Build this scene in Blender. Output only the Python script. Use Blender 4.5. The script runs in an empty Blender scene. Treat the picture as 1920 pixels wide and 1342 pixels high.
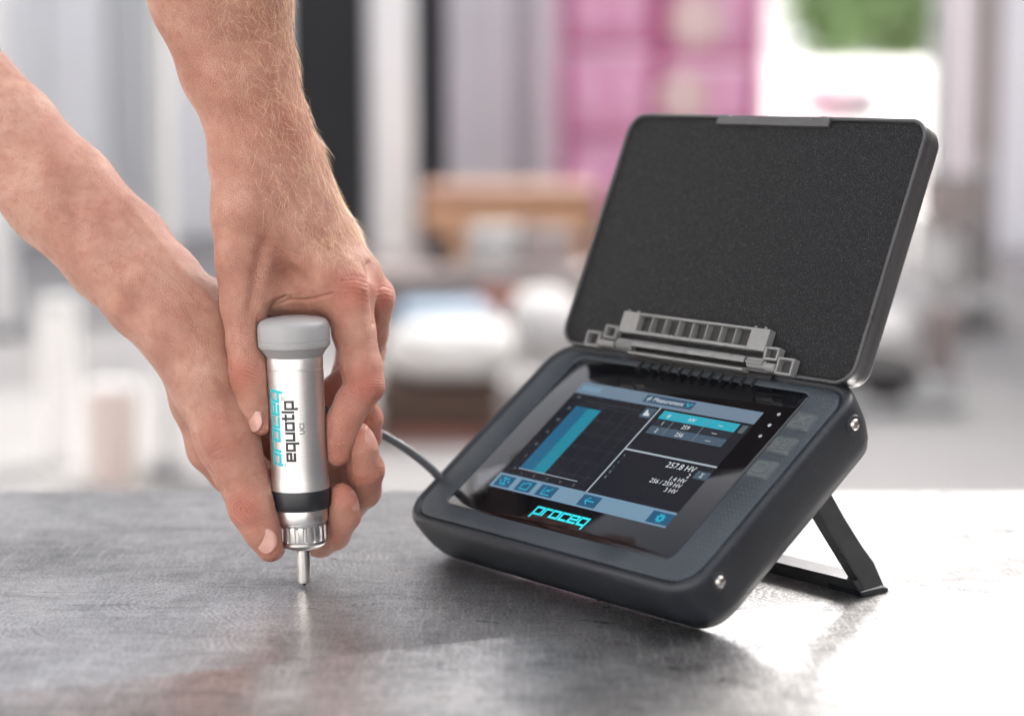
import bpy, bmesh, math, random
import numpy as np
from mathutils import Vector, Matrix
from mathutils.bvhtree import BVHTree

random.seed(7)
RNG = np.random.default_rng(11)
S = bpy.context.scene
COL = S.collection
MM = 0.001

# ------------------------------------------------------------------ camera, sky, sun, exposure
CAM_H, PITCH = 286.0, math.radians(7.5245)
cam_d = bpy.data.cameras.new('camera')
cam = bpy.data.objects.new('camera', cam_d)
COL.objects.link(cam)
cam_d.sensor_width = 36.0
cam_d.lens = 75.0
cam_d.clip_start = 0.02
cam_d.clip_end = 400.0
cam.location = (0, 0, CAM_H * MM)
cam.rotation_euler = (math.radians(90) - PITCH, 0, 0)
cam_d.dof.use_dof = True
cam_d.dof.focus_distance = 1.185
cam_d.dof.aperture_fstop = 3.5
cam_d.dof.aperture_blades = 0
S.camera = cam

SUN_EL, SUN_AZ = math.radians(38), math.radians(30)      # azimuth clockwise from +Y
w = bpy.data.worlds.new('World')
S.world = w
w.use_nodes = True
wn = w.node_tree.nodes
sky = wn.new('ShaderNodeTexSky')
sky.sky_type = 'NISHITA'
sky.sun_disc = False
sky.sun_elevation = SUN_EL
sky.sun_rotation = SUN_AZ
sky.air_density = 0.3
sky.dust_density = 6.0
sky.ozone_density = 0.3
wn['Background'].inputs['Strength'].default_value = 0.15
hs = wn.new('ShaderNodeHueSaturation')                     # an overcast, nearly white sky
hs.inputs['Saturation'].default_value = 0.4
w.node_tree.links.new(sky.outputs['Color'], hs.inputs['Color'])
w.node_tree.links.new(hs.outputs['Color'], wn['Background'].inputs['Color'])
sun_d = bpy.data.lights.new('sun', 'SUN')
sun_d.energy = 0.5
sun_d.angle = math.radians(12)
sun_d.color = (1.0, 0.95, 0.88)
sun = bpy.data.objects.new('sun', sun_d)
COL.objects.link(sun)
sdir = Vector((math.sin(SUN_AZ) * math.cos(SUN_EL), math.cos(SUN_AZ) * math.cos(SUN_EL), math.sin(SUN_EL)))
sun.rotation_euler = sdir.to_track_quat('Z', 'Y').to_euler()
sun.location = sdir * 5

EXPO = 2.74
vs = S.view_settings
vs.view_transform = 'Standard'
vs.look = 'None'
vs.exposure = EXPO
vs.gamma = 1.0
S.render.engine = 'CYCLES'
S.cycles.use_denoising = True
S.cycles.max_bounces = 8

# ------------------------------------------------------------------ helpers
def lin(c):
    c = c / 255.0
    return c / 12.92 if c <= 0.04045 else ((c + 0.055) / 1.055) ** 2.4
def rgb(r, g, b):
    return (lin(r), lin(g), lin(b), 1.0)

def tag(o, label=None, cat=None, group=None, kind=None):
    if label: o['label'] = label
    if cat: o['category'] = cat
    if group: o['group'] = group
    if kind: o['kind'] = kind
    return o

def empty(name, loc=(0, 0, 0), label=None, cat=None, group=None):
    o = bpy.data.objects.new(name, None)
    COL.objects.link(o)
    o.location = loc
    o.empty_display_size = 0.02
    return tag(o, label, cat, group)

class MB:
    """collects vertices (mm) and faces, builds ONE mesh object"""
    def __init__(s):
        s.v = []; s.f = []
    def add(s, vs, fs):
        n = len(s.v)
        s.v += [tuple(p) for p in vs]
        s.f += [tuple(i + n for i in f) for f in fs]
        return s
    def box(s, x0, x1, y0, y1, z0, z1):
        return s.add([(x0,y0,z0),(x1,y0,z0),(x1,y1,z0),(x0,y1,z0),(x0,y0,z1),(x1,y0,z1),(x1,y1,z1),(x0,y1,z1)],
                     [(3,2,1,0),(4,5,6,7),(0,1,5,4),(1,2,6,5),(2,3,7,6),(3,0,4,7)])
    def loft(s, rings, cap0=True, cap1=True):
        n = len(rings[0]); vs = [p for r in rings for p in r]; fs = []
        for k in range(len(rings) - 1):
            for i in range(n):
                j = (i + 1) % n
                fs.append((k*n+i, k*n+j, (k+1)*n+j, (k+1)*n+i))
        if cap0: fs.append(tuple(reversed(range(n))))
        if cap1: fs.append(tuple((len(rings)-1)*n + i for i in range(n)))
        return s.add(vs, fs)
    def rbox(s, x0, x1, y0, y1, z0, z1, r=2.0, c=0.6, n=4):
        """rounded-corner slab with chamfered edges"""
        rr = lambda i, z: [(x, y, z) for x, y in rrect(x0+i, x1-i, y0+i, y1-i, max(r-i, .05), n)]
        return s.loft([rr(c, z0), rr(c*.3, z0+c*.3), rr(0, z0+c), rr(0, z1-c), rr(c*.3, z1-c*.3), rr(c, z1)])
    def lathe(s, prof, n=64, axis='z', cap0=False, cap1=False, c=(0, 0, 0)):
        rings = []
        for r, z in prof:
            ring = []
            for i in range(n):
                a = 2 * math.pi * i / n
                p = (r*math.cos(a), r*math.sin(a), z)
                if axis == 'x': p = (z, r*math.cos(a), r*math.sin(a))
                if axis == 'y': p = (r*math.sin(a), z, r*math.cos(a))
                ring.append((p[0]+c[0], p[1]+c[1], p[2]+c[2]))
            rings.append(ring)
        return s.loft(rings, cap0, cap1)
    def tube(s, pts, r, n=10):
        pts = [Vector(p) for p in pts]; rings = []
        rad = r if isinstance(r, (list, tuple)) else [r] * len(pts)
        up = Vector((0.13, 0.2, 0.97))
        for i, p in enumerate(pts):
            t = (pts[min(i+1, len(pts)-1)] - pts[max(i-1, 0)]).normalized()
            a = t.cross(up).normalized(); b = a.cross(t)
            rings.append([tuple(p + (a*math.cos(q) + b*math.sin(q)) * rad[i]) for q in [2*math.pi*k/n for k in range(n)]])
        return s.loft(rings)
    def map(s, fn):
        s.v = [fn(p) for p in s.v]
        return s
    def build(s, name, mat, parent=None, smooth=38, loc=None):
        m = bpy.data.meshes.new(name)
        m.from_pydata([(x*MM, y*MM, z*MM) for x, y, z in s.v], [], s.f)
        bm = bmesh.new(); bm.from_mesh(m)
        bmesh.ops.recalc_face_normals(bm, faces=bm.faces)
        bm.to_mesh(m); bm.free()
        m.materials.append(mat)
        if smooth:
            for p in m.polygons: p.use_smooth = True
            m.set_sharp_from_angle(angle=math.radians(smooth))
        m.update()
        o = bpy.data.objects.new(name, m)
        COL.objects.link(o)
        if parent: o.parent = parent
        if loc: o.location = loc
        return o

def rrect(x0, x1, y0, y1, r, n=6):
    pts = []
    for cx, cy, a0 in ((x1-r, y0+r, -90), (x1-r, y1-r, 0), (x0+r, y1-r, 90), (x0+r, y0+r, 180)):
        for k in range(n + 1):
            a = math.radians(a0 + 90 * k / n)
            pts.append((cx + r*math.cos(a), cy + r*math.sin(a)))
    return pts

# ------------------------------------------------------------------ materials
def mat(name, col, rough=0.5, metal=0.0, spec=0.5, coat=0.0, emis=None, estr=1.0):
    m = bpy.data.materials.new(name)
    m.use_nodes = True
    b = m.node_tree.nodes['Principled BSDF']
    b.inputs['Base Color'].default_value = (*col[:3], 1)
    b.inputs['Roughness'].default_value = rough
    b.inputs['Metallic'].default_value = metal
    b.inputs['Specular IOR Level'].default_value = spec
    b.inputs['Coat Weight'].default_value = coat
    if emis:
        b.inputs['Emission Color'].default_value = (*emis[:3], 1)
        b.inputs['Emission Strength'].default_value = estr
    return m

class NT:
    def __init__(s, m):
        s.m = m; s.t = m.node_tree; s.n = s.t.nodes; s.b = s.n['Principled BSDF']
        s.co = s.n.new('ShaderNodeTexCoord').outputs['Object']
    def link(s, a, b): s.t.links.new(a, b)
    def noise(s, scale, detail=4, rough=.55, vec=None, dist=0.0):
        n = s.n.new('ShaderNodeTexNoise')
        n.inputs['Scale'].default_value = scale; n.inputs['Detail'].default_value = detail
        n.inputs['Roughness'].default_value = rough; n.inputs['Distortion'].default_value = dist
        s.link(vec if vec is not None else s.co, n.inputs['Vector'])
        return n.outputs['Fac']
    def voro(s, scale, feature='F1', vec=None):
        n = s.n.new('ShaderNodeTexVoronoi'); n.feature = feature
        n.inputs['Scale'].default_value = scale
        s.link(vec if vec is not None else s.co, n.inputs['Vector'])
        return n.outputs['Distance']
    def mapping(s, scale=(1, 1, 1), rot=(0, 0, 0), loc=(0, 0, 0)):
        n = s.n.new('ShaderNodeMapping')
        n.inputs['Scale'].default_value = scale; n.inputs['Rotation'].default_value = rot; n.inputs['Location'].default_value = loc
        s.link(s.co, n.inputs['Vector'])
        return n.outputs['Vector']
    def ramp(s, fac, stops):
        n = s.n.new('ShaderNodeValToRGB'); e = n.color_ramp.elements
        while len(e) < len(stops): e.new(0.5)
        for i, (p, c) in enumerate(stops):
            e[i].position = p
            e[i].color = (c, c, c, 1) if isinstance(c, (int, float)) else (*c[:3], 1)
        s.link(fac, n.inputs['Fac'])
        return n.outputs['Color']
    def math(s, op, a, b=None, clamp=False):
        n = s.n.new('ShaderNodeMath'); n.operation = op; n.use_clamp = clamp
        for i, x in enumerate((a, b)):
            if x is None: continue
            if isinstance(x, (int, float)): n.inputs[i].default_value = x
            else: s.link(x, n.inputs[i])
        return n.outputs[0]
    def mix(s, fac, a, b, mode='MIX'):
        n = s.n.new('ShaderNodeMix'); n.data_type = 'RGBA'; n.blend_type = mode
        for sock, x in ((n.inputs[0], fac), (n.inputs[6], a), (n.inputs[7], b)):
            if isinstance(x, (int, float)): sock.default_value = x
            elif isinstance(x, (tuple, list)): sock.default_value = (*x[:3], 1)
            else: s.link(x, sock)
        return n.outputs[2]
    def bump(s, h, strength=0.3, dist=0.001, prev=None):
        n = s.n.new('ShaderNodeBump')
        n.inputs['Strength'].default_value = strength; n.inputs['Distance'].default_value = dist
        s.link(h, n.inputs['Height'])
        if prev is not None: s.link(prev, n.inputs['Normal'])
        s.link(n.outputs['Normal'], s.b.inputs['Normal'])
        return n.outputs['Normal']
    def set(s, name, x):
        if isinstance(x, (int, float)): s.b.inputs[name].default_value = x
        else: s.link(x, s.b.inputs[name])

def worn(name, col, rough, var=0.25, scale=120, bumpd=0.0002, **k):
    """a plain material with grain, blotches and fine relief"""
    m = mat(name, col, rough, **k); t = NT(m)
    n1 = t.noise(scale, 5); n2 = t.noise(scale * 0.12, 3)
    f = t.math('ADD', t.math('MULTIPLY', n1, .5), t.math('MULTIPLY', n2, .5))
    lo = tuple(c * (1 - var) for c in col[:3]); hi = tuple(min(c * (1 + var), 1) for c in col[:3])
    t.set('Base Color', t.ramp(f, [(.3, lo), (.7, hi)]))
    t.set('Roughness', t.ramp(n2, [(.3, max(rough - .07, .02)), (.7, min(rough + .09, 1))]))
    if bumpd: t.bump(n1, 0.4, bumpd)
    return m

M = {}
def dimpled_rubber():
    m = mat('bezel_rubber', (0.04, 0.05, 0.058), 0.4); t = NT(m)
    n = t.noise(900, 3); n2 = t.noise(25, 4)
    t.set('Base Color', t.ramp(n2, [(.3, (0.022, 0.031, 0.039)), (.7, (0.040, 0.053, 0.064))]))
    t.set('Roughness', t.ramp(n2, [(.3, .36), (.7, .52)]))
    sx = t.n.new('ShaderNodeSeparateXYZ'); t.link(t.co, sx.inputs[0])
    X, Y = sx.outputs[0], sx.outputs[1]
    k = 2 * math.pi / 0.0062
    a = t.math('SINE', t.math('MULTIPLY', t.math('ADD', X, Y), k)); b = t.math('SINE', t.math('MULTIPLY', t.math('SUBTRACT', X, Y), k))
    dots = t.math('MULTIPLY', t.math('SUBTRACT', t.math('MULTIPLY', a, b), .45, True), 1.8, True)
    # dimples only on the two broad side strips
    side = t.math('GREATER_THAN', t.math('ABSOLUTE', t.math('SUBTRACT', X, 0.0)), 0.1)
    h = t.math('SUBTRACT', t.math('MULTIPLY', n, .12), t.math('MULTIPLY', dots, side))
    t.bump(h, 0.8, 0.0006)
    return m
M['bezel'] = dimpled_rubber()
M['rubber'] = worn('black_rubber', (0.013, 0.0165, 0.0215), 0.46, .35, 60, 0.0001)
_t = NT(M['rubber'])                                     # dust specks and faint scuffs on the rubber
_b = _t.b.inputs['Base Color'].links[0].from_socket
_d = _t.ramp(_t.noise(1500, 2), [(.70, 0.0), (.76, 1.0)])
_c = _t.ramp(_t.noise(60, 5, .7, _t.mapping((1, 5, 2), (0, 0, .7))), [(.58, 0.0), (.72, .5)])
_b = _t.mix(_t.math('MULTIPLY', _d, .45), _b, (0.30, 0.30, 0.29))
_t.set('Base Color', _t.mix(_t.math('MULTIPLY', _c, .35), _b, (0.10, 0.105, 0.11)))
M['foam'] = mat('black_foam', (0.019, 0.019, 0.020), 0.8, spec=0.22); _t = NT(M['foam'])
_n = _t.noise(2100, 2); _v = _t.noise(1700, 2, .7)
_sp = _t.ramp(_n, [(.50, (0.0055, 0.0062, 0.0072)), (.64, (0.016, 0.017, 0.019)), (.70, 0.12)])
_t.set('Base Color', _sp); _t.set('Roughness', _t.ramp(_v, [(.4, .45), (.6, .9)])); _t.bump(_v, 0.7, 0.0003)
M['shell'] = worn('lid_grey_plastic', (0.050, 0.051, 0.054), 0.34, .15, 300, 0.00008)
M['hinge'] = worn('hinge_grey_plastic', (0.19, 0.195, 0.19), 0.45, .10, 250, 0.00006)
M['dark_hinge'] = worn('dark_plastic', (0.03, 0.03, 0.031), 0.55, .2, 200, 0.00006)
M['stand'] = worn('kickstand_plastic', (0.04, 0.042, 0.044), 0.33, .3, 90, 0.00012)
M['glass'] = mat('display_glass', (0.004, 0.0045, 0.006), 0.06, spec=0.5); _t = NT(M['glass'])
_t.set('Roughness', _t.ramp(_t.noise(34, 4, .65, _t.mapping((1, 2.2, 1), (0, 0, .6)), .8), [(.42, .045), (.62, .09)]))
M['steel'] = worn('stud_steel', (0.62, 0.60, 0.57), 0.22, .1, 400, 0, metal=1.0)
M['button'] = worn('rubber_button', (0.055, 0.070, 0.075), 0.5, .2, 500, 0.00012)
M['button_icon'] = mat('button_icon', (0.12, 0.145, 0.135), 0.5)
M['led'] = mat('indicator', (0.35, 0.37, 0.4), 0.3)
def ui(name, c, k=1.0):
    e = tuple(x * k / (2 ** EXPO) for x in rgb(*c)[:3])
    return mat(name, (0.004, 0.004, 0.005), 0.08, emis=e)
M['ui_back'] = ui('ui_background', (34, 37, 43))
M['ui_bar'] = ui('ui_bar', (118, 150, 172))
M['ui_top'] = ui('ui_top_bar', (112, 132, 150))
M['ui_button'] = ui('ui_button', (44, 90, 122))
M['ui_drop'] = ui('ui_dropdown', (58, 86, 108))
M['ui_cyan'] = ui('ui_cyan', (48, 166, 186))
M['ui_icon'] = ui('ui_icon', (38, 176, 205))
M['ui_blue'] = ui('ui_bar_blue', (40, 100, 134))
M['ui_teal'] = ui('ui_bar_teal', (38, 134, 156))
M['ui_line'] = ui('ui_line', (168, 178, 186))
M['ui_grid'] = ui('ui_grid', (66, 72, 78))
M['ui_text'] = ui('ui_text', (225, 230, 234))
M['ui_dim'] = ui('ui_dim_text', (120, 132, 142))
M['ui_row'] = ui('ui_row', (74, 92, 108))
M['ui_rowdark'] = ui('ui_row_dark', (44, 50, 58))
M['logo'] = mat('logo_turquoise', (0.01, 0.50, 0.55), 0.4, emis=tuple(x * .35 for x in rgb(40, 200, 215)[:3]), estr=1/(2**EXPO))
def brushed(name, col, rough, axis_scale, metal=1.0):
    m = mat(name, col, rough, metal); t = NT(m)
    n = t.noise(160, 4, .6, t.mapping(axis_scale)); n2 = t.noise(40, 3)
    t.set('Base Color', t.ramp(n, [(.3, tuple(c*.88 for c in col[:3])), (.7, tuple(min(c*1.06,1) for c in col[:3]))]))
    t.set('Roughness', t.ramp(n, [(.3, rough - .06), (.7, rough + .08)]))
    t.bump(n, 0.08, 0.00002)
    return m
M['alu'] = brushed('brushed_aluminium', (0.74, 0.74, 0.73), 0.42, (1, 1, 26))
M['alu2'] = brushed('turned_steel', (0.66, 0.655, 0.64), 0.33, (1, 1, 26))
M['cap'] = worn('cap_grey_plastic', (0.31, 0.315, 0.315), 0.32, .04, 200, 0.00003)
M['cap_dark'] = worn('cap_taper_grey', (0.24, 0.24, 0.24), 0.4, .05, 200, 0.00003)
M['print_cyan'] = mat('print_turquoise', (0.015, 0.50, 0.56), 0.45)
M['print_black'] = mat('print_black', (0.012, 0.012, 0.014), 0.45)
M['ring'] = worn('rubber_ring', (0.016, 0.018, 0.022), 0.4, .2, 150, 0.00004)
M['cable'] = worn('cable_grey', (0.10, 0.11, 0.12), 0.45, .1, 100, 0)

def text_mesh(txt, size, x, y, z, align='LEFT', bold=0.0, spacing=1.0, shear=0.0):
    c = bpy.data.curves.new('text', 'FONT')
    c.body = txt; c.size = size; c.align_x = align; c.offset = bold; c.space_character = spacing; c.shear = shear
    c.resolution_u = 3
    o = bpy.data.objects.new('text', c); COL.objects.link(o)
    bpy.context.view_layer.update()
    me = o.evaluated_get(bpy.context.evaluated_depsgraph_get()).to_mesh()
    mb = MB().add([(v.co.x + x, v.co.y + y, z) for v in me.vertices], [tuple(p.vertices) for p in me.polygons])
    o.to_mesh_clear()
    bpy.data.objects.remove(o); bpy.data.curves.remove(c)
    return mb

# squared techno lettering as stroked polylines on a unit x-height
GL = {'p': (1, [[(0,-.48),(0,1)], [(0,1),(1,1),(1,0),(0,0)]]), 'r': (.72, [[(0,0),(0,1),(.72,1)]]),
      'o': (1, [[(0,0),(0,1),(1,1),(1,0),(0,0)]]), 'c': (.92, [[(.92,1),(0,1),(0,0),(.92,0)]]),
      'e': (1, [[(.95,0),(0,0),(0,1),(1,1),(1,.48),(.1,.48)]]), 'q': (1, [[(1,-.48),(1,1),(0,1),(0,0),(1,0)]]),
      'u': (1, [[(0,1),(0,0),(1,0),(1,1)]]), 't': (.62, [[(.14,1.42),(.14,0),(.62,0)], [(-.06,1),(.62,1)]]),
      'i': (0, [[(0,0),(0,1)], [(0,1.22),(0,1.42)]])}
def logo_mesh(word, xh, wide, stroke, gap, shear=0.0):
    mb = MB(); x = 0.0; hs = stroke / 2
    for ch in word:
        wd, lines = GL[ch]
        for ln in lines:
            P = [Vector((x + a * wide * xh, b * xh)) for a, b in ln]
            closed = (P[0] - P[-1]).length < 1e-6
            if closed: P = P[:-1]
            n = len(P); L = []; R = []
            for i in range(n):
                p0 = P[i-1] if (i > 0 or closed) else None
                p1 = P[(i+1) % n] if (i < n-1 or closed) else None
                d0 = (P[i] - p0).normalized() if p0 is not None else None
                d1 = (p1 - P[i]).normalized() if p1 is not None else None
                if d0 is None: d0 = d1
                if d1 is None: d1 = d0
                n0 = Vector((-d0.y, d0.x)); n1 = Vector((-d1.y, d1.x))
                mt = (n0 + n1).normalized(); k = hs / max(mt.dot(n0), .4)
                ext = Vector((0, 0))
                if not closed and i == 0: ext = -d1 * hs
                if not closed and i == n-1: ext = d0 * hs
                L.append(P[i] + mt * k + ext); R.append(P[i] - mt * k + ext)
            m_ = n if closed else n - 1
            for i in range(m_):
                j = (i + 1) % n
                # subdivided so that it can be bent round a cylinder
                for q in range(4):
                    a, b = q / 4, (q + 1) / 4
                    for c0, c1 in ((0, .5), (.5, 1)):
                        def pt(s_, c_):
                            l = L[i].lerp(L[j], s_); r_ = R[i].lerp(R[j], s_); v = l.lerp(r_, c_)
                            return (v.x + v.y * shear, v.y, 0.0)
                        mb.add([pt(a, c0), pt(a, c1), pt(b, c1), pt(b, c0)], [(0, 1, 2, 3)])
        x += wd * wide * xh + gap
    return mb, x - gap

# ------------------------------------------------------------------ steel workbench
def make_table():
    m = mat('steel_plate', (0.34, 0.34, 0.35), 0.34, metal=0.9); t = NT(m)
    big = t.noise(5.5, 5, .6, dist=.6); mid = t.noise(28, 5, .62, dist=.4); fine = t.noise(620, 3, .7)
    stre = t.noise(10, 5, .6, t.mapping((2, 22, 1), (0, 0, .12)))
    med = t.noise(75, 5, .7, dist=.8)
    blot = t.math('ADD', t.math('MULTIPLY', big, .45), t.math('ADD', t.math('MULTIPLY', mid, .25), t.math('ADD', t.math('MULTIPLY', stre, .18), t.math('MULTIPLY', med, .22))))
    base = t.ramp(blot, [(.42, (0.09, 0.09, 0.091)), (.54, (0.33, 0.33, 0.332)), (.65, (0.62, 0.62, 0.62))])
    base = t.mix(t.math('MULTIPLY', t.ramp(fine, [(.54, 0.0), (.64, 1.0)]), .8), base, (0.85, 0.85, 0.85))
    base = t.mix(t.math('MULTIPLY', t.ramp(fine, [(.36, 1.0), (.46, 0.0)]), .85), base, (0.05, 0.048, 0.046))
    base = t.mix(t.math('MULTIPLY', t.ramp(mid, [(.6, 0.0), (.75, 1.0)]), .35), base, (0.30, 0.20, 0.14))
    rough = t.ramp(blot, [(.34, .46), (.5, .36), (.66, .27)])
    hgt = t.math('ADD', t.math('MULTIPLY', fine, .3), t.math('MULTIPLY', mid, .7))
    # grinder swirls: sets of fine arcs round a few centres, each fading out with its own patch
    sx = t.n.new('ShaderNodeSeparateXYZ'); t.link(t.co, sx.inputs[0])
    scr_total = None
    for (cx, cy, r0, r1, f) in SWIRLS:
        dx = t.math('SUBTRACT', sx.outputs[0], cx * MM); dy = t.math('SUBTRACT', sx.outputs[1], cy * MM)
        r = t.math('SQRT', t.math('ADD', t.math('MULTIPLY', dx, dx), t.math('MULTIPLY', dy, dy)))
        rw = t.math('ADD', r, t.math('ADD', t.math('MULTIPLY', mid, 0.016), t.math('MULTIPLY', big, 0.05)))
        lines = t.math('SINE', t.math('MULTIPLY', rw, f))
        band = t.math('MULTIPLY', t.ramp(t.math('MULTIPLY', r, 10.0), [(r0*.01 - .03, 0.0), (r0*.01, 1.0)]),
                      t.ramp(t.math('MULTIPLY', r, 10.0), [(r1*.01, 1.0), (r1*.01 + .03, 0.0)]))
        ang = t.math('ARCTAN2', dy, dx)
        arc = t.ramp(t.math('ADD', t.math('MULTIPLY', t.math('SINE', t.math('ADD', ang, -1.57 + .5 * math.sin(cx * 1.7))), .5), .5), [(.52, 0.0), (.80, 1.0)])
        patch = t.math('MULTIPLY', arc, t.ramp(t.noise(24, 4, .65, t.mapping(loc=(cx*.01, cy*.013, 0))), [(.28, 0.0), (.42, 1.0)]))
        k = t.math('MULTIPLY', t.math('MULTIPLY', band, patch), t.ramp(t.math('MULTIPLY', t.math('ADD', lines, 1.0), .5), [(.35, 0.0), (.75, 1.0)]))
        rim = t.math('MULTIPLY', t.ramp(t.math('MULTIPLY', t.math('ABSOLUTE', t.math('SUBTRACT', rw, r1 * MM + .002)), 1000.0), [(0.0, 1.0), (1.7, 0.0)]), t.ramp(arc, [(.0, .1), (.6, 1.0)]))
        base = t.mix(t.math('MULTIPLY', rim, .7), base, (0.10, 0.095, 0.09))
        base = t.mix(t.math('MULTIPLY', t.math('MULTIPLY', k, t.ramp(fine, [(.42, .15), (.6, 1.0)])), .6), base, (0.92, 0.91, 0.90))
        scr_total = k if scr_total is None else t.math('ADD', scr_total, k)
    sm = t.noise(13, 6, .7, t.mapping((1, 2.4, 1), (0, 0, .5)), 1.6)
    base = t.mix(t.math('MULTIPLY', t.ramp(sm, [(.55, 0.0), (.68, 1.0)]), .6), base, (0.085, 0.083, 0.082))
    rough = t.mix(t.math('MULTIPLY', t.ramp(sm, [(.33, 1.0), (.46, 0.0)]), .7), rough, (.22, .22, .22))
    for ang_, sc in ((.35, 60), (-.9, 45), (1.4, 55)):
        sv = t.noise(sc, 2, .5, t.mapping((7, .5, 1), (0, 0, ang_)))
        base = t.mix(t.math('MULTIPLY', t.ramp(sv, [(.61, 0.0), (.66, 1.0)]), .3), base, (0.70, 0.70, 0.70))
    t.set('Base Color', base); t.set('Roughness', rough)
    h2 = t.math('ADD', hgt, t.math('MULTIPLY', scr_total, .4))
    t.bump(h2, 0.5, 0.0003)
    root = empty('workbench', (0, 1.1, -0.8), 'scratched grey steel workbench plate carrying the tablet and the probe', 'workbench')
    Z = 800.0
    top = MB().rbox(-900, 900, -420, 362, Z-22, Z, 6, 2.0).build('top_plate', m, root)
    fr = worn('bench_frame_steel', (0.25, 0.26, 0.28), 0.5, .2, 20, 0, metal=.6)
    for x in (-820, 820):
        for y in (-340, 280):
            MB().rbox(x-30, x+30, y-30, y+30, 0, Z-22.5, 4, 1).build('leg', fr, root)
    for y in (-340, 280):
        MB().rbox(-789, 789, y-20, y+20, Z-90, Z-30, 3, 1).build('rail', fr, root)
    return root
SWIRLS = [(-122, 30, 14, 46, 1500), (-176, 44, 12, 48, 1400), (165, 60, 10, 56, 1500), (-110, -36, 16, 46, 1500), (-225, -10, 20, 60, 1300), (230, 180, 30, 80, 2000), (-60, 150, 14, 60, 1700)]
make_table()

# ------------------------------------------------------------------ rugged tablet
RW = Matrix(((0.6226, 0.6261, -0.4695), (-0.7826, 0.4981, -0.3735), (0.0, 0.5999, 0.8001)))
RW = RW.to_quaternion().to_matrix()
TW = Vector((-13.8, 1232.2, 48.2))
OFF = Vector((80.0, -32.0, -37.0))                     # the tablet's base point in its own millimetre frame
tab = empty('rugged_tablet', (TW + RW @ OFF) * MM,
            'rugged black measuring tablet with open lid, propped up on its kickstand', 'tablet')
tab.rotation_euler = RW.to_euler()
def T(mb):                                              # own mm frame -> frame of the base point
    return mb.map(lambda p: (p[0]-OFF.x, p[1]-OFF.y, p[2]-OFF.z))
BX0, BX1, BY0, BY1 = -48.5, 204.5, -38.5, 122.5
def ring(i, z, r=20, n=8):
    return [(x, y, z) for x, y in rrect(BX0+i, BX1-i, BY0+i, BY1-i, max(r-i*.7, 3), n)]
def make_tablet():
    hs = MB()
    prof = [(40,-37.0),(20,-37.0),(12,-37.0),(7.4,-36.4),(5.2,-34.6),(4.0,-31.0),(3.3,-30.4),(2.4,-26.5),(1.3,-22),(.6,-16),(.2,-10),(0,-5),(.15,-2.2),(.8,-.6),(1.7,.35),(2.8,.75),(4.0,.6),(4.9,0.0),(5.3,-.9),(6.2,-1.4),(7.5,-1.5)]
    hs.loft([ring(i, z) for i, z in prof], True, False)
    T(hs).build('housing', M['rubber'], tab, 50)
    # bezel: flat ring between the rim groove and the glass
    bz = MB()
    n = 8
    def rg(i, z): return ring(i, z, 20, n)
    def gr(i, z): return [(x, y, z) for x, y in rrect(-22.5-i, 173.5+i, -19.5-i, 110.5+i, 6+i, n)]
    bz.loft([rg(6.6, -1.4), rg(6.9, -.2), rg(7.6, .1), gr(2.2, .1), gr(.9, -.1), gr(.25, -.9), gr(.25, -2)], False, False)
    b = T(bz).build('bezel', M['bezel'], tab, 30)
    g = MB(); g.loft([[(x, y, z) for x, y in rrect(-22.5+i, 173.5-i, -19.5+i, 110.5-i, 6, 8)] for i, z in ((0, -2), (0, -.75), (.35, -.5))], False, True)
    gl = T(g).build('display_glass', M['glass'], tab)
    Z0 = -.46
    def rect(x0, x1, y0, y1, mt, name, dz, parent=gl):
        o = MB().box(x0, x1, y0, y1, Z0 + dz, Z0 + dz + .03)
        return T(o).build(name, M[mt], parent, 0)
    def txt(s, size, x, y, mt, dz=.12, align='LEFT', bold=.0, name='screen_text', **k):
        return T(text_mesh(s, size, x, y, Z0 + dz, align, bold, **k)).build(name, M[mt], gl, 0)
    rect(0, 152.4, 0, 91.4, 'ui_back', 'screen_background', 0)
    rect(0, 152.4, 81.8, 91.4, 'ui_top', 'title_bar', .05)
    rect(0, 152.4, 0, 11.4, 'ui_bar', 'tool_bar', .05)
    rect(76.7, 77.9, 11.4, 81.8, 'ui_line', 'divider', .05)
    rect(77.9, 152.4, 46.6, 47.9, 'ui_line', 'divider', .05)
    rect(59, 100, 83.9, 90.2, 'ui_drop', 'dropdown', .09)
    txt('Measurement', 4.6, 66.5, 85.6, 'ui_text', .14)
    s = MB(); 
    for k in range(4): s.box(61.2+k*1.0, 61.6+k*1.0, 86.9-(.6,2,1.2,.5)[k], 86.9+(.6,1.2,2.2,.5)[k], Z0+.14, Z0+.17)
    T(s).build('pulse_icon', M['ui_text'], gl, 0)
    c, wd = MB(), 0
    for a, b_ in (((94, 88.6), (96, 86)), ((96, 86), (98, 88.6))):
        d = (Vector(b_) - Vector(a)).normalized() * .1; nn = Vector((-d.y, d.x)).normalized() * .45
        p = [Vector(a) - nn, Vector(b_) - nn, Vector(b_) + nn, Vector(a) + nn]
        c.add([(q.x, q.y, Z0 + .14) for q in p], [(0, 1, 2, 3)])
    T(c).build('chevron', M['ui_icon'], gl, 0)
    rect(3, 20, 84.6, 88.6, 'ui_bar', 'status_field', .09)
    txt('10:20', 3.6, 136, 85.2, 'ui_dim', .09)
    rect(146.2, 150.6, 85.2, 88.2, 'ui_dim', 'battery_icon', .09)
    # chart
    for k in range(6):
        y = 21.0 + k * 10.6
        rect(11, 74.5, y - .12, y + .12, 'ui_grid', 'grid_line', .045)
    for x in (34.6, 46, 57.5, 69):
        rect(x - .12, x + .12, 17.5, 74.2, 'ui_grid', 'grid_line', .048)
    rect(13.8, 64, 76.6, 77.0, 'ui_grid', 'grid_line', .048)
    rect(11.5, 23.2, 17.4, 71.7, 'ui_blue', 'chart_bar', .07)
    rect(23.2, 34.2, 17.4, 71.4, 'ui_teal', 'chart_bar', .07)
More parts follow.
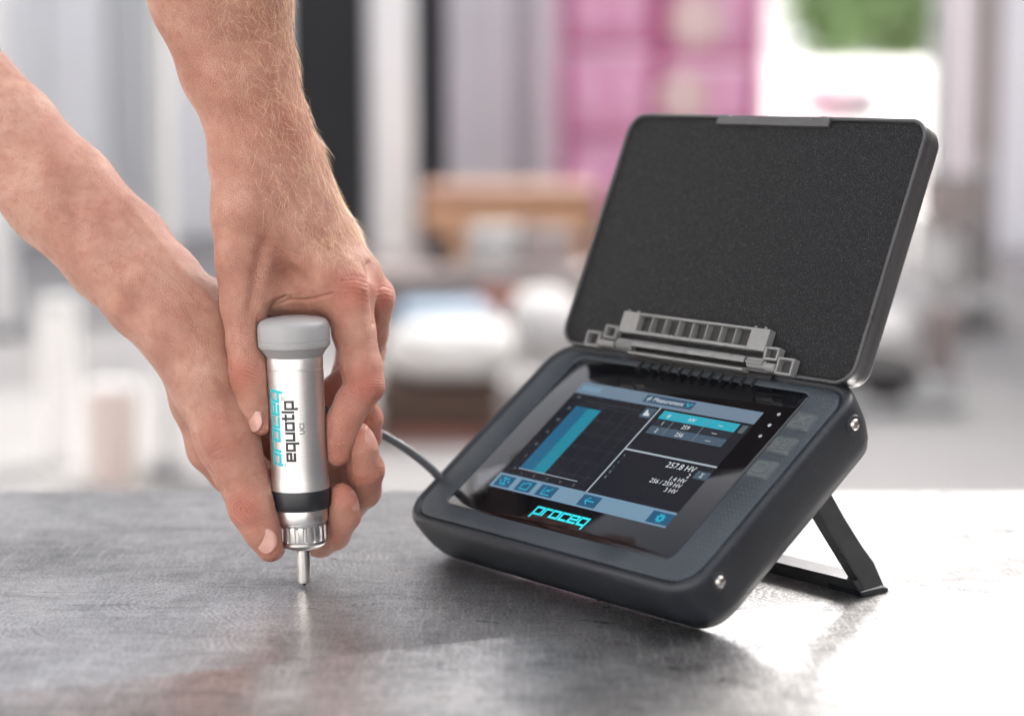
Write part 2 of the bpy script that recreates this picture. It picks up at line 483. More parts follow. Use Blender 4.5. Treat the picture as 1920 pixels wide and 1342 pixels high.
    rect(11, 64, 16.9, 17.4, 'ui_line', 'chart_axis', .07)
    for k, y in enumerate((79.1, 69.2, 58.9, 48.3, 37.5, 27.5, 17.0)):
        txt(str(30 - 5 * k), 3.0, 8.6, y - 1.2, 'ui_dim', .07, 'RIGHT')
    for k, x in enumerate((16.7, 28.0, 40.0, 51.7, 63.6)):
        txt(str(k + 1), 3.0, x, 13.1, 'ui_dim', .07, 'CENTER')
    rect(66.4, 75.4, 72.2, 80.2, 'ui_row', 'chart_button', .07)
    s = MB()
    for k, h in enumerate((4.6, 3, 1.8)): s.box(68.6 + k*1.7, 69.8 + k*1.7, 73.8, 73.8 + h, Z0+.11, Z0+.14)
    T(s).build('chart_icon', M['ui_text'], gl, 0)
    # table of readings
    rect(81.8, 143.4, 73.6, 80.2, 'ui_cyan', 'table_header', .07)
    rect(81.8, 143.4, 67.7, 73.6, 'ui_rowdark', 'table_row', .07)
    rect(81.8, 143.4, 61.5, 67.7, 'ui_row', 'table_row', .07)
    for x in (95.5, 119.8): rect(x - .2, x + .2, 61.5, 80.2, 'ui_dim', 'table_rule', .1)
    for x, y, s_ in ((88.6, 75.4, '#'), (107.6, 75.4, 'HV'), (131, 75.4, '---'), (88.6, 69.2, '1'), (107.6, 69.2, '259'), (131, 69.2, '---'), (88.6, 63.1, '2'), (107.6, 63.1, '256'), (131, 63.1, '---')):
        txt(s_, 4.3, x, y, 'ui_text', .12, 'CENTER')
    for k in range(5): rect(146, 150, 74.0 + k*1.25, 74.6 + k*1.25, 'ui_dim', 'list_icon_line', .07)
    # statistics
    txt('257.8 HV', 6.0, 139.8, 40.4, 'ui_text', .07, 'RIGHT')
    txt('2', 4.6, 139.8, 36.0, 'ui_text', .07, 'RIGHT')
    txt('1.4 HV', 4.6, 139.8, 31.8, 'ui_text', .07, 'RIGHT')
    txt('256 / 259 HV', 4.6, 139.8, 27.8, 'ui_text', .07, 'RIGHT')
    txt('3 HV', 4.6, 139.8, 23.5, 'ui_text', .07, 'RIGHT')
    for y, s_ in ((41.6, 'x'), (36.0, 'n'), (31.8, 's'), (27.8, 'R'), (23.5, 'R')):
        txt(s_, 3.4, 80.6, y, 'ui_dim', .07)
    rect(142, 152.4, 36.6, 42.4, 'ui_row', 'sigma_button', .07)
    txt('\u03a3', 4.2, 147.2, 38.0, 'ui_text', .12, 'CENTER')
    # tool bar buttons
    for x0, x1 in ((2.6, 16.6), (21.6, 35.8), (40.6, 55.6), (77.8, 93), (135.4, 152.4)):
        rect(x0, x1, 1.2, 9.8, 'ui_button', 'tool_button', .09)
    s = MB()
    for a in range(6):
        an = a * math.pi / 3
        s.box(9.4 + 3.6*math.cos(an) - .7, 9.4 + 3.6*math.cos(an) + .7, 5.5 + 2.6*math.sin(an) - .7, 5.5 + 2.6*math.sin(an) + .7, Z0+.14, Z0+.17)
    s.box(8.9, 9.9, 2.6, 8.4, Z0+.14, Z0+.17)
    T(s).build('tool_icon', M['ui_icon'], gl, 0)
    def outline(mb, pts, wdt):
        pts = [Vector(p) for p in pts]
        for a, b_ in zip(pts, pts[1:]):
            d = (b_ - a).normalized() * wdt / 2; nn = Vector((-d.y, d.x))
            q = [a - d - nn, b_ + d - nn, b_ + d + nn, a - d + nn]
            mb.add([(v.x, v.y, Z0 + .15) for v in q], [(0, 1, 2, 3)])
        return mb
    T(outline(MB(), [(25.5,3),(25.5,7.2),(28,7.2),(28.6,8),(32,8),(32,3),(25.5,3)], .7)).build('tool_icon', M['ui_icon'], gl, 0)
    s = outline(MB(), [(45,8.2),(45,2.8),(52,2.8)], .7); outline(s, [(46.6,4.4),(48.4,6.6),(49.6,5.4),(51.6,8.2)], .7)
    T(s).build('tool_icon', M['ui_icon'], gl, 0)
    s = outline(MB(), [(82,5.5),(89,5.5)], .8); outline(s, [(84.6,8),(82,5.5),(84.6,3)], .8)
    T(s).build('tool_icon', M['ui_icon'], gl, 0)
    s = MB(); gp = []
    for k in range(32):
        a = 2*math.pi*k/32; r_ = 3.4 if (k // 2) % 2 else 2.6
        gp.append((144 + r_*math.cos(a), 5.5 + r_*math.sin(a)*.95))
    hole = [(144 + 1.1*math.cos(2*math.pi*k/32), 5.5 + 1.1*math.sin(2*math.pi*k/32)) for k in range(32)]
    s.add([(x, y, Z0+.15) for x, y in gp + hole], [(k, (k+1) % 32, 32 + (k+1) % 32, 32 + k) for k in range(32)])
    T(s).build('tool_icon', M['ui_icon'], gl, 0)
    lg, wdt = logo_mesh('proceq', 5.0, 1.2, 1.5, 2.1, .12)
    k = 44.6 / wdt
    T(lg.map(lambda p: (51.8 + p[0]*k, -11.4 + p[1], Z0 + .06))).build('maker_logo', M['logo'], gl, 0)
    for y in (92, 83.2, 74.4):
        T(MB().lathe([(1.15, Z0+.02), (1.15, Z0+.1), (.9, Z0+.14)], 14, cap1=True, c=(163.3, y, 0))).build('indicator_light', M['led'], gl)
    # keys
    for i, y in enumerate((89.2, 70.0, 51.6)):
        kb = MB(); x0, x1 = 176, 192
        kb.loft([[(x, yy, z) for x, yy in rrect(x0+d, x1-d, y-6.2+d, y+6.2-d, 2.2, 5)] for d, z in ((-.3, 0), (0, .5), (.3, 1.25), (.9, 1.7), (2.0, 1.85))], False, True)
        ko = T(kb).build('key', M['button'], tab)
        ic = MB(); cx = (x0 + x1) / 2
        def ln(a, b_, wd=.7):
            a, b_ = Vector(a), Vector(b_); d = (b_-a).normalized()*wd/2; nn = Vector((-d.y, d.x))
            q = [a-d-nn, b_+d-nn, b_+d+nn, a-d+nn]
            ic.add([(v.x, v.y, 1.9) for v in q] + [(v.x, v.y, 2.2) for v in q], [(4,5,6,7),(0,1,5,4),(1,2,6,5),(2,3,7,6),(3,0,4,7)])
        if i == 0:
            ln((cx-4.5, y-3.4), (cx+4.5, y+3.4)); ln((cx-4.5, y+3.4), (cx+4.5, y-3.4))
            pts = [(cx + 2*math.cos(a*math.pi/4), y + 2*math.sin(a*math.pi/4)) for a in range(9)]
            for a, b_ in zip(pts, pts[1:]): ln(a, b_, .6)
        elif i == 1:
            for sx in (-1, 1):
                for sy in (-1, 1):
                    x, yy = cx + sx*2.9, y + sy*2.2
                    for a, b_ in (((x-1.9, yy-1.4), (x+1.9, yy-1.4)), ((x+1.9, yy-1.4), (x+1.9, yy+1.4)), ((x+1.9, yy+1.4), (x-1.9, yy+1.4)), ((x-1.9, yy+1.4), (x-1.9, yy-1.4))): ln(a, b_, .6)
        else:
            for a, b_ in (((cx-4, y-3), (cx+4, y-3)), ((cx+4, y-3), (cx+4, y+1.4)), ((cx+4, y+1.4), (cx+2, y+3.4)), ((cx+2, y+3.4), (cx-4, y+3.4)), ((cx-4, y+3.4), (cx-4, y-3)), ((cx-1.6, y+3.4), (cx-1.6, y+1.2))): ln(a, b_, .6)
        T(ic).build('key_icon', M['button_icon'], ko, 0)
    # strap studs sunk in the right flank
    for y, z in ((-18.5, -9), (103, -11)):
        st = MB()
        st.lathe([(5.2, BX1+.05), (4.9, BX1+.45), (4.1, BX1+.5), (3.4, BX1-.1), (3.4, BX1-1)], 28, 'x', c=(0, y, z))
        so = T(st).build('stud_socket', M['dark_hinge'], tab)
        hd = MB().lathe([(3.3, BX1-.3), (3.2, BX1+.6), (2.6, BX1+1.5), (1.6, BX1+2.0), (.01, BX1+2.2)], 28, 'x', c=(0, y, z))
        T(hd).build('stud', M['steel'], so)
    # kickstand: two legs and a foot bar
    zt = lambda y: (-48.0 - .5999*y) / .8001
    def leg(x0, x1):
        sec = lambda y0, y1, z: [(x0, y0, z), (x1, y0, z), (x1, y1, z), (x0, y1, z)]
        ks.loft([sec(65, 78.5, -33), sec(65.3, 78.3, -60), sec(66, 79.5, -84), sec(66.5, 81, -98), [(x0, 65, zt(65)+1), (x1, 65, zt(65)+1), (x1, 79, zt(79)+1), (x0, 79, zt(79)+1)]])
    for xa, xb in ((181, 190.5), (-33, -24)):
        ks = MB(); leg(xa, xb)
        o1 = T(ks).build('kickstand_leg', M['stand'], tab, 30)
        bv = o1.modifiers.new('bevel', 'BEVEL'); bv.width = .0012; bv.segments = 2
    fb = MB()
    def bar(xa, xb, y0, y1, up):
        sec_ = lambda x, e: [(x, y0+e, zt(y0+e)+e+.05), (x, y1-e, zt(y1-e)+e+.05), (x, y1+.6-e, zt(y1)+up*.55), (x, y1-2-e, zt(y1)+up+3-e), (x, y0+e, zt(y0)+up-e)]
        fb.loft([sec_(xa, .8), sec_(xa+.8, 0), sec_(xb-.8, 0), sec_(xb, .8)])
    bar(-32, 189.5, 63.5, 77.0, 12)
    T(fb).build('kickstand_foot', M['stand'], tab, 25)
    for xa, xb in ((166, 191.6), (-34, -8)):
        fb = MB(); bar(xa, xb, 62.4, 79.5, 4)
        T(fb).build('rubber_foot', M['rubber'], tab, 25)
    # hinge leaf on the body: row of ribs under the lid edge
    rb = MB()
    for k in range(12): rb.box(34 + k*8.6, 34.8 + k*8.6, 108.5, 114.5, -.4, 2.0)
    rb.box(22, 140, 114, 117, .1, 2.2)
    T(rb).build('hinge_rib_row', M['dark_hinge'], tab, 0)
make_tablet()

# lid: own plane frame (x, s up the lid, t out of its inner face)
LA = math.radians(30.1)
def LID(mb):
    ca, sa = math.cos(LA), math.sin(LA)
    return T(mb.map(lambda p: (p[0], 116.7 + p[1]*ca - p[2]*sa, 4.9 + p[1]*sa + p[2]*ca)))
def make_lid():
    X0, X1, S0, S1 = -43.6, 200.6, -1.0, 152.6
    R0 = 13
    def lr(i, t): return [(x, y, t) for x, y in rrect(X0+i, X1-i, S0+i, S1-i, max(R0-i, 2), 8)]
    sh = MB()
    sh.loft([lr(12, -17.4), lr(6, -17.0), lr(2.8, -15.4), lr(1.2, -12.6), lr(.9, -8), lr(.6, -2.0), lr(.0, -1.3), lr(0, .2), lr(.5, .7), lr(1.5, .7), lr(2.0, .2), lr(2.2, -1.6)], True, False)
    lid = LID(sh).build('lid', M['shell'], tab, 40)
    fm = MB(); fm.loft([lr(2.2, -1.7), lr(2.3, -1.1), lr(2.8, -.75), lr(3.4, -.6)], False, True)
    LID(fm).build('foam_pad', M['foam'], lid)
    # latch clip on the top rim
    lt = MB()
    yy = [(35.5, 146.0), (127.5, 146.0), (127.5, 152.6), (121, 152.9), (113, 151.3), (50, 151.3), (42, 152.9), (35.5, 152.6)]
    lt.loft([[(x, y, t) for x, y in yy] for t in (-9.5, .6)] + [[(x + (.5 if x < 80 else -.5), y + (.5 if y < 150 else -.6), 1.6) for x, y in yy]], True, True)
    LID(lt).build('latch', M['shell'], lid, 20)
    # hinge leaf on the lid with its row of square pockets
    hp = MB()
    n = 8; x0, x1, s0, s1 = 11.5, 134.7, 10.3, 23.4; h0, h1, q0, q1 = 26.2, 120.2, 12.3, 21.9
    tz0, tz1 = -.6, 4.6
    hp.box(x0, h0, s0, s1, tz0, tz1); hp.box(h1, x1, s0, s1, tz0, tz1)
    hp.box(h0, h1, s0, q0, tz0, tz1); hp.box(h0, h1, q1, s1, tz0, tz1)
    pw = (h1 - h0) / n
    for k in range(1, n): hp.box(h0 + k*pw - .4, h0 + k*pw + .4, q0, q1, tz0, tz1 - .01)
    hg = LID(hp).build('hinge_leaf', M['hinge'], tab, 0)
    bv = hg.modifiers.new('bevel', 'BEVEL'); bv.width = .0005; bv.segments = 2; bv.limit_method = 'ANGLE'
    for x in (14, 22, 129, 121):
        LID(MB().lathe([(.9, 23.3), (.9, 24.6), (.5, 24.9)], 10, 'y', cap1=True, c=(x, 0, 2.4))).build('pin', M['hinge'], hg)
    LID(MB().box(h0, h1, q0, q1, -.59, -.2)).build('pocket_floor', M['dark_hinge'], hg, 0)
    # barrel with slots underneath
    br = MB()
    arc = []
    for k in range(13):
        a = math.radians(-10 + 180 * k / 12)
        arc.append((4.0 * math.cos(a), 4.0 * math.sin(a)))
    prof = [(y + 3.2, t + 1.2) for t, y in arc]
    def sec(x, rin=0): return [(x, y, t) for y, t in prof]
    inner = [(3.2 + (y - 3.2) * .78, 1.2 + (t - 1.2) * .78) for y, t in prof][::-1]
    closed = prof + inner
    br.loft([[(x, y, t) for y, t in closed] for x in (26.5, 122.6)])
    for k in range(9):
        x = 26.5 + k * (96.1 - 1.0) / 8
        br.add([(x, y, t) for y, t in prof] + [(x + 1.0, y, t) for y, t in prof],
               [tuple(range(13)), tuple(range(25, 12, -1))] + [(i, i+1, i+14, i+13) for i in range(12)] + [(12, 0, 13, 25)])
    LID(br).build('hinge_barrel', M['hinge'], tab, 35)
    LID(MB().rbox(26, 123, -2.2, -1.0, -1.2, 5.0, .3, .2)).build('barrel_lip', M['hinge'], tab, 30)
    # ribbed spring ends and stepped knuckles either side
    for sgn, xa in ((-1, 26.0), (1, 123.2)):
        sp = MB()
        for k in range(5):
            a = math.radians(5 + 38 * k)
            cy, ct = 3.2 + 3.0 * math.sin(a), 1.2 + 3.0 * math.cos(a)
            sp.lathe([(.85, min(xa, xa + sgn*13)), (.85, max(xa, xa + sgn*13))], 8, 'x', True, True, (0, cy, ct))
        sp.lathe([(2.7, min(xa, xa + sgn*14.5)), (2.7, max(xa, xa + sgn*14.5))], 14, 'x', True, True, (0, 3.2, 1.2))
        LID(sp).build('hinge_spring', M['hinge'], tab, 35)
        def knuckle(xc, s_lo, s_hi, wd):
            kb = MB(); x0_, x1_ = xc - wd/2, xc + wd/2; th = 1.5
            kb.box(x0_, x0_+th, s_lo, s_hi, -.6, 4.4); kb.box(x1_-th, x1_, s_lo, s_hi, -.6, 4.4)
            kb.box(x0_+th, x1_-th, s_hi-th, s_hi, -.6, 4.39); kb.box(x0_+th, x1_-th, s_lo, s_lo+th, -.6, 4.39)
            o = LID(kb).build('hinge_knuckle', M['hinge'], tab, 0)
            bv = o.modifiers.new('bevel', 'BEVEL'); bv.width = .0005; bv.segments = 2
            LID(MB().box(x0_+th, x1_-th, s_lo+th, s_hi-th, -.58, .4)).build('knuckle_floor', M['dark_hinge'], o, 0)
        if sgn < 0:
            knuckle(-9.5, -1.2, 8.6, 12.5); knuckle(4.6, 5.2, 13.6, 11)
            LID(MB().lathe([(2.4, -3), (2.4, 11)], 16, 'x', True, True, (0, 2.2, 2.4))).build('hinge_bush', M['hinge'], tab, 35)
        else:
            knuckle(153, -1.2, 8.8, 12.5); knuckle(140.4, 6.0, 13.8, 11)
            LID(MB().lathe([(2.6, 138.5), (2.6, 146.4)], 16, 'x', True, True, (0, 2.2, 2.4))).build('hinge_bush', M['hinge'], tab, 35)
make_lid()

# ------------------------------------------------------------------ hardness probe
TIP = Vector((-117.6, 1181.9, 0.0))
probe = empty('hardness_probe', TIP * MM, 'silver cylindrical measuring probe standing upright on its thin pin, held in both hands', 'probe')
probe.rotation_euler = (0, math.radians(-1.7), 0)
def make_probe():
    MB().lathe([(.05, 0.0), (.9, .5), (1.5, 1.6), (1.5, 3)], 24, cap0=True).build('diamond_tip', M['print_black'], probe)
    MB().lathe([(1.5, 1.9), (3.4, 1.7), (3.9, 2.2), (3.95, 10), (3.95, 21.5)], 40).build('pin', M['steel'], probe)
    MB().lathe([(3.6, 21.2), (5.5, 21.0), (9.5, 22.2), (12.4, 23.6), (13.5, 25.0), (13.5, 26.2), (12.9, 26.4)], 72).build('nose_cone', M['alu2'], probe)
    # fluted collar
    N = 18; rings = []
    per = 8
    prof = [(26.2, 0, 12.9), (26.9, 0, 13.7), (27.6, 1, 13.95), (34.8, 1, 13.95), (35.8, 0, 13.8), (36.3, 0, 13.4)]
    for z, fl, r in prof:
        ring_ = []
        for k in range(N * per):
            ph = (k % per) / per
            dip = 1.15 if (fl and ph < .3) else 0.0
            a = 2 * math.pi * k / (N * per)
            ring_.append(((r - dip) * math.cos(a), (r - dip) * math.sin(a), z))
        rings.append(ring_)
    MB().loft(rings, False, False).build('fluted_collar', M['alu2'], probe, 25)
    MB().lathe([(13.4, 36.2), (14.5, 36.3), (14.6, 36.9), (14.0, 37.1), (14.0, 37.6), (14.9, 37.8), (15.1, 38.4), (15.2, 45), (14.9, 45.6)], 72).build('collar_ring', M['alu2'], probe)
    MB().lathe([(15.0, 45.3), (16.2, 45.2), (16.9, 46.4), (17.25, 49), (17.3, 52), (17.2, 55), (16.8, 56.2), (15.6, 56.5)], 72).build('rubber_ring', M['ring'], probe)
    MB().lathe([(15.8, 56.1), (16.8, 56.4), (16.85, 57.2), (16.4, 60), (16.0, 63.5), (15.8, 68), (15.75, 124.4), (15.45, 124.6), (15.45, 125), (15.75, 125.2), (15.75, 130.6), (15.3, 131.4)], 96).build('body_tube', M['alu'], probe)
    MB().lathe([(15.4, 131.2), (16.2, 131.6), (16.6, 132.6), (19.3, 136.2), (19.7, 136.7)], 96).build('cap_taper', M['cap_dark'], probe)
    MB().lathe([(19.5, 136.6), (20.0, 136.9), (20.15, 137.6), (20.15, 140.0), (19.95, 140.2), (19.95, 140.5), (20.15, 140.7), (20.2, 147.2), (19.7, 149.4), (18.4, 151.1), (15.5, 152.3), (10, 153.2), (4, 153.6), (.05, 153.7)], 96).build('cap', M['cap'], probe)
    def wrap(mb, ang0, r=15.83):
        # x of the flat print runs up the tube, y runs to the viewer's left round it
        def f(p):
            a = math.radians(-90) + math.radians(ang0) - p[1] / r
            return (r * math.cos(a), r * math.sin(a), p[0])
        return mb.map(f)
    lg, wd = logo_mesh('proceq', 5.4, 1.15, 1.75, 2.2, .14); k = 41.0 / wd
    wrap(lg.map(lambda p: (72.0 + p[0]*k, p[1], 0)), -34.5).build('print_logo', M['print_cyan'], probe, 0)
    lg, wd = logo_mesh('equotip', 4.3, 1.0, 1.45, 1.95, 0); k = 33.0 / wd
    wrap(lg.map(lambda p: (74.5 + p[0]*k, p[1], 0)), -2).build('print_name', M['print_black'], probe, 0)
    wrap(text_mesh('UCI', 3.9, 89.0, 0, 0, bold=.05), 19.5).build('print_type', M['print_black'], probe, 0)
    rg_ = MB()
    ro = [(1.15*math.cos(2*math.pi*k_/16), 1.15*math.sin(2*math.pi*k_/16)) for k_ in range(16)]
    rg_.add([(109.4 + x*s_, 5.6 + y*s_, 0) for s_ in (1, .72) for x, y in ro], [(k_, (k_+1) % 16, 16 + (k_+1) % 16, 16 + k_) for k_ in range(16)])
    wrap(rg_, -2).build('print_mark', M['print_black'], probe, 0)
    wrap(text_mesh('R', 1.6, 108.85, 5.05, 0), -2).build('print_mark', M['print_black'], probe, 0)
make_probe()

# sketch coordinates for freeform shapes: (u, v) sheet position at scale 3.31/mm, d = mm behind the probe axis
DEP0 = TIP.y * math.cos(PITCH) + CAM_H * math.sin(PITCH)
CP, SP = math.cos(PITCH), math.sin(PITCH)
def Q(u, v, d):
    D = DEP0 + d
    x = (u - 960) / 4000 * D; yd = (v - 671) / 4000 * D
    return np.array((x, D * CP - yd * SP, CAM_H - D * SP - yd * CP))
def unQ(P):
    P = np.asarray(P); rel = P - np.array((0, 0, CAM_H))
    D = rel[:, 1] * CP - rel[:, 2] * SP
    yd = -(rel[:, 1] * SP + rel[:, 2] * CP)
    return 960 + 4000 * rel[:, 0] / D, 671 + 4000 * yd / D, D - DEP0

def make_cable():
    pts = [Q(*p) for p in ((610, 770, 17), (650, 775, 30), (690, 800, 46), (730, 822, 58), (770, 847, 66), (810, 880, 74), (840, 915, 84), (870, 960, 96), (900, 985, 100))]
    # smooth it
    P = []
    for i in range(len(pts) - 1):
        p0, p1, p2, p3 = pts[max(i-1, 0)], pts[i], pts[i+1], pts[min(i+2, len(pts)-1)]
        for k in range(6):
            t_ = k / 6
            P.append(.5*((2*p1) + (-p0+p2)*t_ + (2*p0-5*p1+4*p2-p3)*t_**2 + (-p0+3*p1-3*p2+p3)*t_**3))
    o = MB().tube([tuple(p) for p in P], 2.7, 12).build('cable', M['cable'])
    tag(o, 'thin grey cable running from the probe down behind the tablet', 'cable')
make_cable()

# ------------------------------------------------------------------ hands: smooth distance fields turned into one skin each
def seg_sdf(P, a, b, ra, rb, flat=None):
    ba = b - a; L2 = max(float(ba @ ba), 1e-6)
    rel = P - a
    t = np.clip((rel @ ba) / L2, 0, 1)
    d = rel - t[..., None] * ba
    if flat is not None:
        n, s = flat
        d = d + n * ((d @ n)[..., None] * (s - 1))
    return np.sqrt((d * d).sum(-1)) - (ra + (rb - ra) * t)

def smin(a, b, k):
    h = np.clip(k - np.abs(a - b), 0, None) / k
    return np.minimum(a, b) - h * h * k * 0.25

class Field:
    def __init__(s, lo, hi, h):
        s.lo = np.array(lo, float); s.h = h
        s.n = np.ceil((np.array(hi) - s.lo) / h).astype(int) + 1
        s.F = np.full(s.n, 14.0, np.float32)
    def sub(s, lo, hi):
        i0 = np.clip(np.floor((lo - s.lo) / s.h).astype(int), 0, s.n - 1); i1 = np.clip(np.ceil((hi - s.lo) / s.h).astype(int) + 1, 1, s.n)
        sl = tuple(slice(a, b) for a, b in zip(i0, i1))
        ax = [s.lo[i] + s.h * np.arange(i0[i], i1[i]) for i in range(3)]
        if min(len(a) for a in ax) == 0: return None, None
        P = np.stack(np.meshgrid(*ax, indexing='ij'), -1).astype(np.float32)
        return sl, P
    def chain(s, pts, k_in, k_out, flat=None):
        """pts: list of (xyz, r); union of tapered capsules with inner blend, then blended into the field"""
        pad = max(r for _, r in pts) + 12
        lo = np.min([p for p, _ in pts], 0) - pad; hi = np.max([p for p, _ in pts], 0) + pad
        sl, P = s.sub(lo, hi)
        if sl is None: return
        D = None
        for (a, ra), (b, rb) in zip(pts, pts[1:]):
            d = seg_sdf(P, a.astype(np.float32), b.astype(np.float32), ra, rb, flat)
            D = d if D is None else smin(D, d, k_in)
        s.F[sl] = smin(s.F[sl], D, k_out) if k_out > 0 else np.minimum(s.F[sl], D)
    def carve(s, fn, lo, hi):
        sl, P = s.sub(np.array(lo, float), np.array(hi, float))
        s.F[sl] = np.maximum(s.F[sl], -fn(P))
    def mesh(s):
        F = s.F; n = np.array(F.shape); I = F < 0
        c = np.zeros(n - 1, np.int8)
        for dx in (0, 1):
            for dy in (0, 1):
                for dz in (0, 1):
                    c += I[dx:n[0]-1+dx, dy:n[1]-1+dy, dz:n[2]-1+dz]
        act = np.argwhere((c > 0) & (c < 8))
        idx = np.full(n - 1, -1, np.int64); idx[tuple(act.T)] = np.arange(len(act))
        acc = np.zeros((len(act), 3)); cnt = np.zeros(len(act))
        cs = [(dx, dy, dz) for dx in (0, 1) for dy in (0, 1) for dz in (0, 1)]
        for a in cs:
            for ax in range(3):
                if a[ax] == 0:
                    b = list(a); b[ax] = 1
                    fa = F[act[:, 0]+a[0], act[:, 1]+a[1], act[:, 2]+a[2]]; fb = F[act[:, 0]+b[0], act[:, 1]+b[1], act[:, 2]+b[2]]
                    m = (fa < 0) != (fb < 0)
                    t = fa[m] / (fa[m] - fb[m])
                    p = np.tile(np.array(a, float), (m.sum(), 1)); p[:, ax] += t
                    acc[m] += p; cnt[m] += 1
        V = (act + acc / cnt[:, None]) * s.h + s.lo
        quads = []
        for ax in range(3):
            o1, o2 = [(1, 2), (2, 0), (0, 1)][ax]
            sl0 = [slice(None)] * 3; sl1 = [slice(None)] * 3
            sl0[ax] = slice(0, -1); sl1[ax] = slice(1, None)
            A, B = I[tuple(sl0)], I[tuple(sl1)]
            e = np.argwhere(A != B)
            ok = (e[:, o1] > 0) & (e[:, o2] > 0) & (e[:, o1] < n[o1]-1) & (e[:, o2] < n[o2]-1)
            e = e[ok]; ins = A[tuple(e.T)]
            def cell(da, db):
                q = e.copy(); q[:, o1] -= da; q[:, o2] -= db
                return idx[tuple(q.T)]
            q = np.stack([cell(1, 1), cell(0, 1), cell(0, 0), cell(1, 0)], 1)
            q[~ins] = q[~ins][:, ::-1]
            quads.append(q)
        return V, np.concatenate(quads)

def vnormals(V, Fq):
    a, b, c, d = (V[Fq[:, i]] for i in range(4))
    fn = np.cross(c - a, d - b)
    N = np.zeros_like(V)
    for i in range(4): np.add.at(N, Fq[:, i], fn)
    return N / np.maximum(np.linalg.norm(N, axis=1, keepdims=True), 1e-9)

def relax(V, Fq, it=2, lam=.5):
    for _ in range(it):
        S_ = np.zeros_like(V); c = np.zeros(len(V))
        for i in range(4):
            for j in (1, 3):
                np.add.at(S_, Fq[:, i], V[Fq[:, (i + j) % 4]]); np.add.at(c, Fq[:, i], 1)
        V = V + lam * (S_ / np.maximum(c, 1)[:, None] - V)
    return V

def refine(V, Fq):
    """split every quad in four"""
    n = len(V)
    E_ = np.sort(np.concatenate([Fq[:, [0, 1]], Fq[:, [1, 2]], Fq[:, [2, 3]], Fq[:, [3, 0]]]), axis=1)
    key, inv = np.unique(E_[:, 0].astype(np.int64) * n + E_[:, 1], return_inverse=True)
    mids = (V[key // n] + V[key % n]) / 2
    cen = V[Fq].mean(1)
    m = len(Fq); e = [n + inv[k*m:(k+1)*m] for k in range(4)]; c = n + len(mids) + np.arange(m)
    F2 = np.concatenate([np.stack([Fq[:, k], e[k], c, e[(k-1) % 4]], 1) for k in range(4)])
    return np.concatenate([V, mids, cen]), F2

def poly_dist(u, v, pts):
    D = np.full(len(u), 1e9)
    for (x0, y0), (x1, y1) in zip(pts, pts[1:]):
        dx, dy = x1 - x0, y1 - y0; L = dx*dx + dy*dy + 1e-9
        t = np.clip(((u - x0) * dx + (v - y0) * dy) / L, 0, 1)
        D = np.minimum(D, np.hypot(u - x0 - t*dx, v - y0 - t*dy))
    return D

_ax = Matrix.Rotation(math.radians(-1.7), 3, 'Y') @ Vector((0, 0, 1))
def probe_sdf(P):
    rel = P - np.array(TIP, np.float32)
    ax = np.array(_ax, np.float32)
    z = rel @ ax; rad = np.sqrt(np.maximum((rel * rel).sum(-1) - z*z, 0))
    R = np.interp(z, [0, 20, 22, 25, 26, 37, 45, 46, 49, 55, 57, 64, 130, 132, 136.5, 149, 151.5, 153.8, 154.2],
                  [4, 4, 10, 13.5, 14, 14.3, 15.2, 16.2, 17.25, 17.2, 16.85, 15.9, 15.8, 16.2, 20.2, 20.2, 18.6, 8, 0]).astype(np.float32)
    d = rad - R
    d = np.where(z > 154, np.sqrt(np.maximum(z - 154, 0)**2 + 0*z) + np.maximum(rad - 8, 0)*.6, d)
    return d - 0.15

def skin_material():
    m = mat('skin', (0.6, 0.4, 0.32), 0.48); t = NT(m)
    at = t.n.new('ShaderNodeAttribute'); at.attribute_name = 'ruddy'
    big = t.noise(38, 4, .6); mid = t.noise(170, 4, .65); fine = t.noise(1500, 2, .6)
    col = t.ramp(big, [(.34, (0.40, 0.185, 0.13)), (.5, (0.49, 0.25, 0.18)), (.68, (0.58, 0.335, 0.25))])
    col = t.mix(t.ramp(mid, [(.52, 0.0), (.68, .45)]), col, (0.40, 0.15, 0.105))
    col = t.mix(t.math('MULTIPLY', at.outputs['Fac'], 1.0, True), col, (0.50, 0.17, 0.12))
    t.set('Base Color', col)
    t.set('Roughness', t.ramp(mid, [(.3, .36), (.7, .50)]))
    t.b.inputs['Subsurface Weight'].default_value = 0.22
    t.b.inputs['Subsurface Radius'].default_value = (1.0, 0.35, 0.18)
    t.b.inputs['Subsurface Scale'].default_value = 0.0014
    t.b.inputs['Specular IOR Level'].default_value = 0.42
    cr = t.n.new('ShaderNodeTexVoronoi'); cr.feature = 'DISTANCE_TO_EDGE'; cr.inputs['Scale'].default_value = 620
    wv = t.n.new('ShaderNodeTexNoise'); wv.inputs['Scale'].default_value = 300
    t.link(t.co, wv.inputs['Vector'])
    mx = t.n.new('ShaderNodeVectorMath'); mx.operation = 'MULTIPLY_ADD'
    mx.inputs[1].default_value = (.0012,)*3
    t.link(wv.outputs['Color'], mx.inputs[0]); t.link(t.mapping((1.0, 1.0, 1.6), (0, .5, 0)), mx.inputs[2]); t.link(mx.outputs[0], cr.inputs['Vector'])
    crk = t.ramp(cr.outputs['Distance'], [(0.0, 0.0), (.16, 1.0)])
    h = t.math('ADD', t.math('MULTIPLY', crk, .55), t.math('ADD', t.math('MULTIPLY', mid, .9), t.math('MULTIPLY', fine, .25)))
    t.bump(h, 0.9, 0.0007)
    return m
M['skin'] = skin_material()
M['nail'] = mat('fingernail', (0.62, 0.36, 0.30), 0.28, coat=.2); _t = NT(M['nail'])
_t.set('Base Color', _t.ramp(_t.noise(120, 3), [(.3, (0.50, 0.26, 0.21)), (.7, (0.58, 0.34, 0.28))]))
M['nail'].node_tree.nodes['Principled BSDF'].inputs['Subsurface Weight'].default_value = .15
